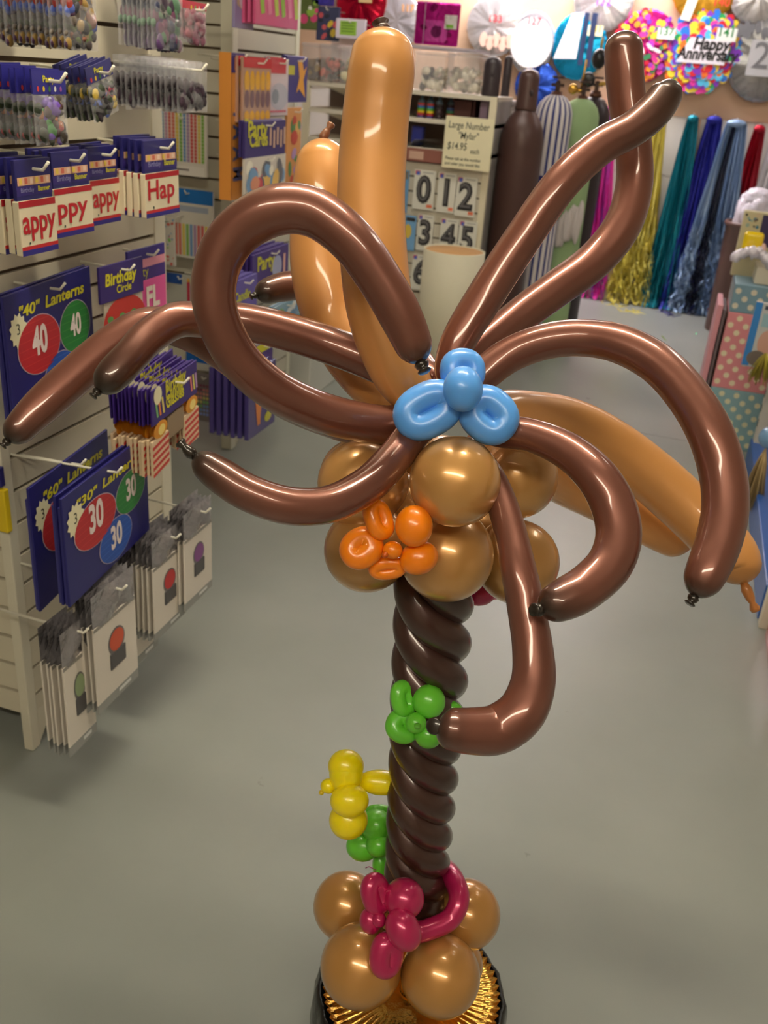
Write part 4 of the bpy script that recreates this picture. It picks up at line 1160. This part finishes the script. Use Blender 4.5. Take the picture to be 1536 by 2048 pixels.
stack(birthday_pack, M, w_, h_, 1, .01, lambda k: 'purple headed pack reading Birthday with a round red paper decoration', hookL=.10, **G1)
def pink_pack(w_, h_):
    t = thing('decoration_pack', 'x', 'decoration pack')
    mb = MB().rbox((0,-h_*.16,-.003), (w_,0,.003), (60,46,140), .001).rbox((0,-h_*.28,-.003),(w_,-h_*.16,.003),(226,150,170),.001).rbox((0,-h_*.46,-.003),(w_,-h_*.28,.003),(70,44,130),.001)
    mb.text('Party', w_*.1, -h_*.40, w_*.2, (200,200,60), .004); mb.build('header_card', PRINT, t)
    m2 = MB().rbox((0,-h_,-.004), (w_,-h_*.46,.004), (226,90,160), .001)
    m2.text('T FL', w_*.08, -h_*.86, w_*.42, (240,226,214), .006, bold=.04, sx=.9); m2.build('folded_banner', PRINT, t)
    return t
M, w_, h_ = qX((252,500), (327,488), (275,640), -1.19)
stack(pink_pack, M, w_, h_, 1, .01, lambda k: 'bright pink banner pack reading T FL beside the corner post', hookL=.06, **G1)
# candle glasses
def glasses(w_, h_):
    t = thing('glasses_pack', 'x', 'glasses pack', None, 'candle glasses packs on one peg')
    mb = MB().rbox((0,-h_*.46,-.002), (w_,0,.002), (56,30,120), .0008)
    for i, s_ in enumerate(('Birthday','Candle','Glasses')): mb.text(s_, w_*.28, -h_*(.15+.10*i), w_*.155, (214,206,40), .003, bold=.03, sx=.85)
    mb.disc(w_*.12,-h_*.10,w_*.08,w_*.08,(236,228,190),.003)
    for x, c in ((.06,(120,180,110)),(.12,(230,130,70)),(.19,(230,210,110)),(.82,(220,120,120)),(.88,(220,210,100)),(.94,(190,150,200))):
        mb.poly([(w_*x,-h_*.16),(w_*(x+.035),-h_*.16),(w_*(x+.065),-h_*.38),(w_*(x+.03),-h_*.38)], c, .0028)
    mb.build('header_card', PRINT, t)
    m2 = MB()
    for x, c in ((.16,(206,70,50)),(.86,(206,50,44))):
        m2.box((w_*(x-.17),-h_*1.12,-.004), (w_*(x+.17),-h_*.66,.002), (232,206,170))
        for k in range(5):
            y = -h_*(.70+.09*k)
            m2.poly([(w_*(x-.17),y-h_*.03),(w_*(x+.17),y+h_*.02),(w_*(x+.17),y-h_*.025),(w_*(x-.17),y-h_*.075)], (206,52,44), .0026)
        m2.disc(w_*x,-h_*.56,w_*.14,h_*.11,(226,150,30),.0024).disc(w_*(x+.02),-h_*.57,w_*.07,h_*.07,(248,224,130),.0030)
    m2.box((w_*.33,-h_*.80,-.002),(w_*.69,-h_*.5,.0),(150,128,100)).build('candle_glasses', PRINT, t)
    return t
M, w_, h_ = qX((300,766), (392,735), (338,915), -1.00, -1.03)
stack(glasses, M, w_, h_, 11, .0095, lab_stack('candle glasses pack with flame shapes and a purple header, front of its peg', 'candle glasses pack with a purple header'), hookL=.25, jit=.005, wob=4, **G1)

# bottom row of grey packs
def weight(icon):
    def f(w_, h_):
        t = thing('candle_card_pack', 'x', 'card pack', None, 'white card packs on the bottom row')
        pillow(MB(), 0, .0, w_, h_*.30, .004, (200,200,205), 6, 4, 3, .9).build('bag_header', mat('smoky_bag', (150,146,150), rough=.18, metal=.3, coat=.8, bump=.8, bscale=40), t)
        m2 = MB().rbox((0,-h_*.92,-.003), (w_,-h_*.26,.0015), (226,218,208), .001)
        m2.rect(0,-h_*.26,w_,h_*.03,(150,146,140),.002)
        m2.disc(w_*.5,-h_*.50,w_*.20,h_*.115,(120,116,118),.0022).disc(w_*.5,-h_*.49,w_*.17,h_*.09,icon,.003)
        m2.rbox((w_*.33,-h_*.72,.0), (w_*.70,-h_*.58,.004), (84,82,84), .003)
        m2.build('card', PRINT, t)
        MB().box((0,-h_,-.003), (w_,-h_*.92,.0012), (150,150,148)).rect(w_*.5,-h_*.935,w_*.3,h_*.03,(220,220,220),.002).build('bottom_strip', GLOSSY, t)
        return t
    return f
for i, (q, X, c, n, fr) in enumerate([
    (((118,1268),(176,1228),(150,1505)), -1.05, (150,170,130), 5, 'white card pack with a pale green icon, nearest on the bottom row'),
    (((180,1190),(266,1136),(208,1420)), -1.02, (214,90,60), 4, 'white card pack with an orange red icon on the bottom row'),
    (((252,1120),(308,1080),(280,1325)), -1.09, (110,160,200), 3, 'white card pack with a light blue icon on the bottom row'),
    (((302,1080),(366,1042),(326,1268)), -1.02, (200,56,60), 5, 'white card pack with a crimson icon on the bottom row'),
    (((366,1030),(422,990),(386,1208)), -1.00, (140,80,150), 4, 'white card pack with a purple icon at the far end of the bottom row')]):
    M, w_, h_ = qX(*q, X)
    stack(weight(c), M, w_, h_, n, .013, lab_stack(fr, 'white card pack behind the one with the %s icon' % ['pale green', 'orange red', 'light blue', 'crimson', 'purple'][i]), hookL=abs(XA-X), seed=i, **G1)
# yellow object seen low on the end panel
p = onY(-2, 1030, 1.44)
tag(MB(Matrix.Translation((p.x, 1.455, p.z))).rbox((-.10,0,-.05), (.006,.016,.05), (226,196,30), .003).rbox((-.10,0,.055), (.0,.016,.10), (50,46,120), .003).build('party_pack', PRINT), 'yellow and blue pack at the left edge on the end of the near rack', 'pack')

# ================================================================== SECOND SLATWALL DISPLAY
YC = 3.43; XC = -1.70
LG2 = Vector((-2.0, 3.7, 0))
g2 = thing('slatwall_display', 'cream slatwall display rack farther down the left of the aisle', 'display rack', Matrix.Translation(LG2))
GREY = (196, 192, 176)
m_ = world_mb(LG2); slats(m_, -2.45, XC-.05, .12, 2.1, .05, ax='Y', at=YC+.004, col=GREY); m_.build('end_panel', MATTE, g2)
m_ = world_mb(LG2); slats(m_, YC+.05, 4.02, .12, 2.1, .05, ax='X', at=XC-.004, dr=1, col=GREY); m_.build('slat_panel', MATTE, g2)
world_mb(LG2).rbox((XC-.05, YC, 0), (XC, YC+.045, 2.1), (214,212,194), .003).build('post', MATTE, g2)
world_mb(LG2).rbox((XC-.05, 4.02, 0), (XC, 4.06, 2.1), (214,212,194), .003).build('post', MATTE, g2)
world_mb(LG2).box((-2.45, YC+.02, .12), (-2.43, 4.04, 2.1), GREY).build('rear_panel', MATTE, g2)
world_mb(LG2).add([(XC-.05,YC+.045,0),(XC-.05,YC+.16,.12),(XC-.05,YC+.045,.12),(XC,YC+.045,0),(XC,YC+.16,.12),(XC,YC+.045,.12)], [(0,1,2),(3,5,4),(0,3,4,1),(1,4,5,2),(0,2,5,3)], (200,196,178)).build('foot', MATTE, g2)
def yp(label, tl, tr, bl, Y, base, art=None, hk=True, th=.012, m=PRINT, name='party_pack', group=None, cat='pack'):
    M, w_, h_ = qY(tl, tr, bl, Y)
    mb = MB().rbox((0,-h_,-th), (w_,0,0), base, .002)
    if art: art(mb, w_, h_)
    o = tag(mb.build(name, m), label, cat, group); o.matrix_world = M
    if hk: hook_to(M, w_, abs(YC-Y), LG2, g2)
PAST = [(110,150,190),(190,150,180),(214,110,100),(216,120,104),(222,200,90),(130,180,90),(110,150,200),(170,140,180),(206,90,90),(206,96,90),(222,200,90),(140,190,90)]
def stripes(top=0., bot=.72, foot=None):
    def f(mb, w_, h_):
        n = len(PAST)
        for i, c in enumerate(PAST):
            for k in range(14):
                mb.rect(w_*(.03+.94*i/n), -h_*(top+(bot-top)*k/14), w_*.94/n*.72, h_*(bot-top)/14*.9, c, .001)
        if foot: mb.rect(w_*.05,-h_*(bot+.06),w_*.9,h_*.16,foot,.001); mb.rect(w_*.12,-h_*(bot+.11),w_*.5,h_*.03,(130,120,120),.0015)
    return f
YP = YC-.05
yp('candle pack with bright vertical rainbow stripes on the far rack end', (319,222), (413,232), (322,345), YP, (226,222,214), stripes(0,.78,(236,232,226)), group='striped candle packs')
yp('striped candle pack with a bright blue header on the far rack end', (330,372), (426,384), (330,510), YP, (212,208,198),
   lambda mb, w_, h_: (mb.rect(w_*.0,0,w_,h_*.20,(20,110,190),.001), mb.rect(w_*.1,-h_*.24,w_*.8,h_*.08,(160,170,190),.001), [mb.rect(w_*(.03+.08*i), -h_*.50, w_*.055, h_*.46, PAST[i], .001) for i in range(12)]), group='striped candle packs')
yp('small checkered candle box on a hook beside the near rack post', (326,430), (348,432), (328,530), YC-.16, (200,196,188), blobs([(200,90,80),(110,150,190),(120,180,90)], 22, 8, .08, .14))
yp('grey and blue pack with a red pencil on the far rack end', (333,545), (395,552), (336,612), YP, (176,176,168), lambda mb, w_, h_: (mb.rect(0,0,w_*.5,h_*.3,(30,80,160),.001), mb.rect(w_*.66,-h_*.2,w_*.09,h_*.8,(180,40,70),.001), mb.rect(w_*.66,-h_*.1,w_*.09,h_*.1,(210,160,60),.001)))
yp('pack with a plain bright blue band above the checkered candles', (372,692), (442,706), (372,735), YP, (190,188,182), lambda mb, w_, h_: mb.rect(0,0,w_,h_*.66,(14,100,190),.001))
yp('pack of rainbow checkered candles low on the far rack end', (384,745), (440,752), (384,838), YP, (120,110,110),
   lambda mb, w_, h_: [mb.disc(w_*(.1+.11*i), -h_*(.25+.085*j), w_*.045, h_*.032, [(120,60,80),(200,120,120),(214,150,130),(206,196,110),(120,180,110),(110,150,200),(130,150,220)][min(6,max(0,j+(i//3)-1))], .001+.0001*i, n=8) for i in range(8) for j in range(8)], group=None)
# mauve bag
def mauve(w_, h_): return bag(w_, h_, (196,60,80), .18, y0=.3, cols=[(150,96,112),(140,84,104),(160,110,120)], n=40, name='party_bag')
M, w_, h_ = qX((366,2), (412,6), (376,86), -1.16)
stack(mauve, M, w_, h_, 2, .014, lambda k: ['clear bag of mauve balloons with a small red header near the top', 'clear bag of mauve balloons just behind the red headed one'][k], hookL=.09, **G1)

# products on the aisle side of the second rack
def xp(label, tl, tr, bl, X, base, art=None, th=.012, m=PRINT, name='party_pack', group=None, X1=None, n=1, d=.014, cat='pack', hk=True):
    M, w_, h_ = qX(tl, tr, bl, X, X1)
    mb = MB().rbox((0,-h_,-th*.9), (w_,0,0), base, .0015)
    if art: art(mb, w_, h_)
    o = tag(mb.build(name, m), label, cat, group); o.matrix_world = M
    for k in range(1, n): dup(o, M @ Matrix.Translation((0, .003*(k % 2), -d*k)), ' '.join(label.split(',')[0].split()[:9])+', %s copy from the front' % ORD[k])
    if hk: hook_to(M, w_, abs(X-XC), LG2, g2)
def art_image(mb, w_, h_):
    mb.rect(0,0,w_,h_*.13,(62,48,120),.001).rect(w_*.25,-h_*.03,w_*.55,h_*.08,(200,120,60),.0015)
    mb.disc(w_*.5,-h_*.18,w_*.14,h_*.015,(200,60,40),.0015)
    for i, ch in enumerate('IAAM'):
        vs, fs = glyphs(ch, .03, 0, 'LEFT')
        vs2 = [(w_*(.18+.80*(v.y/.75)), -h_*(.42+.15*i)+v.x*h_*.14, .0016) for v in vs]
        mb.add([(a, b, c) for a, b, c in vs2], [f[::-1] for f in fs], (90,94,150))
    mb.rect(0,-h_*.13,w_*.03,h_*.85,(160,84,40),.002)
xp('tall orange pack with vertical blue lettering beside the far rack post', (462,104), (489,108), (470,400), -1.55, (226,150,66), art_image, n=1, th=.05)
def art_yel(mb, w_, h_):
    mb.rect(0,0,w_,h_*.15,(200,44,60),.001)
    for i in range(5): mb.disc(w_*(.12+.19*i),-h_*.36,w_*.09,h_*.17,(228,170,30),.001).disc(w_*(.12+.19*i),-h_*.62,w_*.08,h_*.14,(120,84,90),.0012).disc(w_*(.12+.19*i),-h_*.88,w_*.09,h_*.08,(230,170,30),.0014)
xp('pack with a red top and yellow and purple rows on the far rack', (487,110), (543,122), (488,248), -1.52, (190,150,130), art_yel, m=GLOSSY, n=3, d=.02)
xp('clear blister pack with a red card and a ring of pink beads', (540,112), (578,122), (542,232), -1.56, (222,206,212), lambda mb, w_, h_: (mb.rect(0,0,w_*.85,h_*.26,(206,70,84),.001), mb.disc(w_*.5,-h_*.66,w_*.48,h_*.24,(196,194,206),.001), mb.disc(w_*.3,-h_*.66,w_*.18,h_*.13,(150,160,170),.0015), [mb.disc(w_*(.1+.12*i),-h_*.92,w_*.06,h_*.02,(214,100,120),.002,n=8) for i in range(7)]), m=GLOSSY, n=2)
xp('blue pack with orange stars at the far end of the far rack', (575,108), (616,118), (578,205), -1.60, (60,54,128), lambda mb, w_, h_: (mb.rect(0,-h_*.2,w_*.35,h_*.2,(196,190,60),.001), mb.poly([(w_*.5,-h_*.1),(w_*.7,-h_*.05),(w_*.8,-h_*.3),(w_*.95,-h_*.2),(w_*.8,-h_*.5),(w_*.9,-h_*.9),(w_*.6,-h_*.7),(w_*.45,-h_*.8),(w_*.6,-h_*.45)], (226,160,60), .001)), n=2)
xp('orange and violet pack below the starred one on the far rack', (575,212), (604,218), (572,380), -1.60, (214,150,90), blobs([(180,140,190),(90,140,90),(190,70,60),(220,170,100)], 14, 21, .1, .25))
xp('wide purple card with yellow lettering and candle pictures on the far rack', (490,247), (572,236), (492,318), -1.50, (60,48,116), lambda mb, w_, h_: (mb.text('Party', w_*.06,-h_*.42,w_*.22,(200,196,50),.0015,bold=.03), mb.text('Cards', w_*.10,-h_*.68,w_*.18,(200,196,50),.0015,bold=.03), [mb.rect(w_*(.58+.09*i),-h_*(.2+.08*(i%2)),w_*.05,h_*.5,(206,170,150),.0015) for i in range(5)]), n=2)
xp('pack of coloured picture cut outs on the far rack above the frond loop', (490,318), (572,305), (494,398), -1.50, (214,206,196), blobs([(200,80,90),(120,160,200),(230,190,110),(240,236,220),(110,110,120),(220,150,120)], 24, 23, .05, .13))
xp('pink and green bagged pack at the top of the far rack', (512,-30), (598,-24), (516,48), -1.50, (214,90,140), lambda mb, w_, h_: [mb.poly([(w_*(.05+.16*i),-h_*.0),(w_*(.15+.16*i),0),(w_*(.2+.16*i),-h_*.7),(w_*(.12+.16*i),-h_*.75)], [(150,190,70),(236,130,170),(190,206,90)][i % 3], .001) for i in range(6)], m=GLOSSY, n=3, d=.02)
xp('narrow lilac pack at the top beside the far rack post', (470,-30), (508,-28), (474,56), -1.55, (150,140,186), blobs([(190,170,150),(200,190,210)], 8, 31), m=GLOSSY)
# inside the loop
xp('purple card with yellow lettering seen through the frond loop', (505,520), (578,478), (512,596), -1.52, (66,44,124), lambda mb, w_, h_: (mb.text('Party', w_*.12,-h_*.40,w_*.22,(200,196,50),.0015,bold=.03), mb.disc(w_*.66,-h_*.45,w_*.14,h_*.26,(160,166,200),.0015), mb.rect(w_*.84,-h_*.2,w_*.06,h_*.5,(220,170,160),.0015)), n=4, d=.02)
xp('violet card with yellow lettering at the left inside the frond loop', (462,568), (515,545), (470,640), -1.46, (96,84,166), lambda mb, w_, h_: (mb.text('Candle', w_*.1,-h_*.55,w_*.22,(196,196,60),.0015,bold=.03), mb.text('Set', w_*.1,-h_*.8,w_*.22,(196,196,60),.0015,bold=.03)), n=5, d=.018)
xp('light blue and yellow pack behind the short left frond', (548,610), (600,596), (552,690), -1.56, (130,170,196), blobs([(220,190,90),(120,170,110),(230,236,240),(110,150,190)], 14, 33), m=GLOSSY, n=2)
xp('purple pack with a yellow top low inside the frond loop', (510,688), (546,682), (514,760), -1.50, (80,56,130), lambda mb, w_, h_: mb.rect(0,0,w_,h_*.25,(206,200,40),.001), n=1)
def art_low(mb, w_, h_):
    mb.poly([(w_*.15,-h_*.1),(w_*.5,-h_*.1),(w_*.42,-h_*.86),(w_*.32,-h_*.86)], (226,130,50), .0015)
    mb.disc(w_*.72,-h_*.82,w_*.13,h_*.08,(206,200,50),.0015).rect(w_*.85,-h_*.3,w_*.12,h_*.5,(190,120,130),.0015)
xp('large purple pack with an orange cone shape hanging lowest on the far rack', (498,745), (552,722), (510,872), -1.46, (72,60,128), art_low, n=6, d=.03, th=.02, m=GLOSSY)
# white baskets beyond
p0 = onX(556, 720, -1.66)
t = thing('wire_bin', 'white bin of striped cards standing beyond the far rack', 'bin', Matrix.Translation((-1.80, 4.45, 0)))
MB().rbox((-.15,-.22,0), (.14,.25,.30), (206,206,200), .006).build('bin_body', MATTE, t)
mb = MB()
for k in range(9): mb.box((-.13+.028*k,-.20,.28), (-.115+.028*k,-.04,.40), [(200,90,80),(226,222,216),(70,110,80)][k % 3])
mb.build('striped_cards', PRINT, t)
tag(MB(Matrix.Translation((-1.62,4.80,0))).rbox((-.12,-.18,0), (.08,.18,.36), (220,220,222), .005).rect(0,0,.01,.01,(200,200,200)).box((.081,-.12,.10), (.083,.12,.30), (160,170,186)).box((.084,-.06,.18), (.085,.02,.28), (150,90,110)).build('white_carton', PRINT), 'white printed carton on the floor just past the striped card bin', 'carton')

# ================================================================== RIGHT SIDE DISPLAY
XR = .475
LR = Vector((.75, 3.6, 0))
gr = thing('slatwall_display', 'low display rack on a blue base along the right edge', 'display rack', Matrix.Translation(LR))
world_mb(LR).rbox((XR, 2.92, 0), (1.0, 4.42, .13), (40,84,160), .004).build('blue_base', mat('blue_plastic', (44,92,170), rough=.35, var=.08, vscale=5, bump=.15, bscale=14), gr)
world_mb(LR).rbox((XR+.01, 4.36, .0), (XR+.05, 4.42, 1.35), (206,202,190), .003).build('post', MATTE, gr)
world_mb(LR).rbox((XR+.002, 2.86, 0), (XR+.03, 2.90, 1.35), (222,214,196), .003).build('post', MATTE, gr)
m_ = world_mb(LR); slats(m_, 2.90, 4.36, .13, 1.35, .05, ax='X', at=XR+.20, dr=-1, col=(204,200,190)); m_.build('slat_panel', MATTE, gr)
world_mb(LR).box((XR+.22, 2.9, .13), (1.0, 4.4, 1.35), (196,190,180)).build('core', MATTE, gr)
mb = world_mb(LR)
for k in range(15): mb.box((XR+.008, 4.385, .2+.07*k), (XR+.0101, 4.397, .235+.07*k), (60,56,50))
mb.build('slot', MATTE, gr)
tag(MB(Matrix.Translation((XR+.17, 2.62, 0))).rbox((-.15,-.2,0), (.2,.2,.16), (206,30,40), .008).rbox((-.12,-.17,.15),(.17,.17,.162),(120,14,22),.002).build('red_crate', GLOSSY), 'red crate on the floor at the right edge', 'crate')
def polka(label, z0, z1, x0, x1, y0, y1, base, dot, seed, name='gift_box'):
    t = thing(name, label, 'gift box', Matrix.Translation(((x0+x1)/2, (y0+y1)/2, z0)), 'polka dot gift boxes in a stack')
    cx, cy = (x0+x1)/2, (y0+y1)/2
    MB().rbox((x0-cx,y0-cy,0), (x1-cx,y1-cy,z1-z0-.001), base, .003).build('box_body', PRINT, t)
    MF = Matrix(((1,0,0,0),(0,0,-1,y0-cy),(0,1,0,0),(0,0,0,1)))
    mb = MB(MF); sp_ = .068; r = 0; y = .03
    while y < z1-z0-.012:
        x = x0-cx+.02+(sp_/2 if r % 2 else 0)
        while x < x1-cx-.012:
            mb.disc(x, y, .0135, .0135, dot, .0012, n=14); x += sp_
        y += sp_*.5; r += 1
    MS = Matrix(((0,0,-1,x0-cx),(-1,0,0,0),(0,1,0,0),(0,0,0,1)))
    mb.M = MS; r = 0; y = .03
    while y < z1-z0-.012:
        x = -(y1-cy)+.02+(sp_/2 if r % 2 else 0)
        while x < (y1-cy)-.012:
            mb.disc(x, y, .0135, .0135, dot, .0012, n=14); x += sp_
        y += sp_*.5; r += 1
    mb.build('polka_dots', PRINT, t)
zz = [onY(1427,773,4.6).z, onY(1452,622,4.6).z, onY(1463,566,4.6).z]
x0 = onY(1440,700,4.6).x
polka('light blue polka dot gift box at the bottom of the right hand stack', 0.0, zz[0], x0, .52, 4.6, 4.95, (140,176,184), (226,220,186), 1)
polka('pink polka dot gift box in the middle of the right hand stack', zz[0], zz[1], x0, .56, 4.6, 4.95, (222,142,148), (234,222,190), 2)
polka('slate blue polka dot gift box on top of the right hand stack', zz[1], zz[2], x0, .56, 4.6, 4.95, (120,152,168), (214,206,186), 3)
tag(MB(Matrix.Translation((x0+.14,4.66,zz[2]))).rbox((-.06,0,0), (.24,.2,.075), (212,204,184), .003).build('carton', PRINT), 'plain cream carton on top of the polka dot boxes', 'carton')
tag(MB(Matrix.Translation((x0-.040,4.62,0))).rbox((-.012,0,0), (.012,.30,zz[1]+.02), (214,150,160), .003).rbox((.016,0,0), (.03,.30,zz[1]), (110,96,100), .003).build('flat_gift_box', PRINT), 'thin flat pink box standing on edge left of the polka dot stack', 'flat box')
mb = MB()
rnd = random.Random(5)
for k in range(14): mb.ell((-.10+.022*k, rnd.uniform(-.02,.02), .02+.03*math.sin(k*.5)), (.03,.03,.022), (232,224,236), Matrix.Rotation(rnd.uniform(0,3),3,'Y'), 10, 7, noise=.2)
tag(mb.build('plastic_wrap', BAGPLASTIC, None, Vector((x0+.08,4.66,zz[2]+.09))), 'crumpled clear plastic wrap lying on the gift boxes', 'plastic wrap')
p = onY(1501, 508, 4.72)
mb = MB(Matrix.Translation((p.x,4.76,p.z+.0))).rbox((-.045,-.03,0), (.045,.03,.095), (240,206,10), .018, 4).ell((.045,-.01,.02), (.02,.02,.03), (240,200,190), noise=.1)
tag(mb.build('wrapped_candy', GLOSSY), 'bright yellow wrapped packet among the items on the gift boxes', 'packet')
p = onY(1495, 420, 4.85)
M, w_, h_ = qY((1490,422), (1560,428), (1484,500), 4.85)
mb = MB().rbox((0,-h_-.12,-.05), (w_,0,0), (196,186,150), .003)
blobs([(70,120,140),(200,180,150),(120,100,80),(60,60,60),(150,170,160)], 22, 41, .05, .12)(mb, w_*.55, h_*.9)
mb.rect(w_*.55,-.01,w_*.45,h_*.8,(54,44,84),.004)
tag(mb.build('picture_box', PRINT), 'picture printed box standing behind the yellow packet', 'box').matrix_world = M
M, w_, h_ = qY((1513,604), (1580,612), (1487,732), 4.10)
mb = MB().rbox((0,-h_,-.02), (w_,0,0), (190,194,196), .003).rect(0,0,w_*.22,h_*.98,(50,130,206),.001).rect(w_*.3,-h_*.04,w_*.6,h_*.06,(60,70,90),.001).rect(w_*.3,-h_*.16,w_*.6,h_*.2,(150,186,200),.001)
mb.disc(w_*.6,-h_*.6,w_*.28,h_*.2,(206,160,144),.0015).disc(w_*.4,-h_*.85,w_*.3,h_*.12,(120,110,104),.0018)
o = tag(mb.build('party_pack', GLOSSY), 'clear pack with a bright blue edge in front of the pink polka dot box', 'pack'); o.matrix_world = M
hook_to(M, w_, .02, LR, gr)
def tuft(label, x, y, Y, cols, L_, n, spread, seed, name='straw_garland', cat='garland'):
    rnd = random.Random(seed); p = onY(x, y, Y); mb = MB()
    for k in range(n):
        a = rnd.uniform(-spread, spread); b = rnd.uniform(-spread, spread); l = L_*rnd.uniform(.7, 1)
        mb.tube([(0,0,0),(a*.4,b*.4,-l*.3),(a,b,-l)], [.002,.003,.0015], cols[rnd.randrange(len(cols))], 5)
    tag(mb.build(name, MATTE, None, p), label, cat)
tuft('straw coloured fringe hanging over the blue base at the right edge', 1532, 896, 3.75, [(176,150,100),(196,170,120),(150,124,80)], .28, 70, .045, 1)
tuft('olive yellow tuft hanging just below the blue edged pack', 1532, 706, 4.0, [(160,146,40),(190,176,60),(130,116,30)], .13, 50, .05, 2)
p = onY(1538, 885, 3.78)
tag(MB(Matrix.Translation(p)).ell((0,0,.02), (.045,.045,.045), (120,160,200)).build('glass_ball', GLOSSY), 'shiny light blue ball above the straw fringe', 'ball')
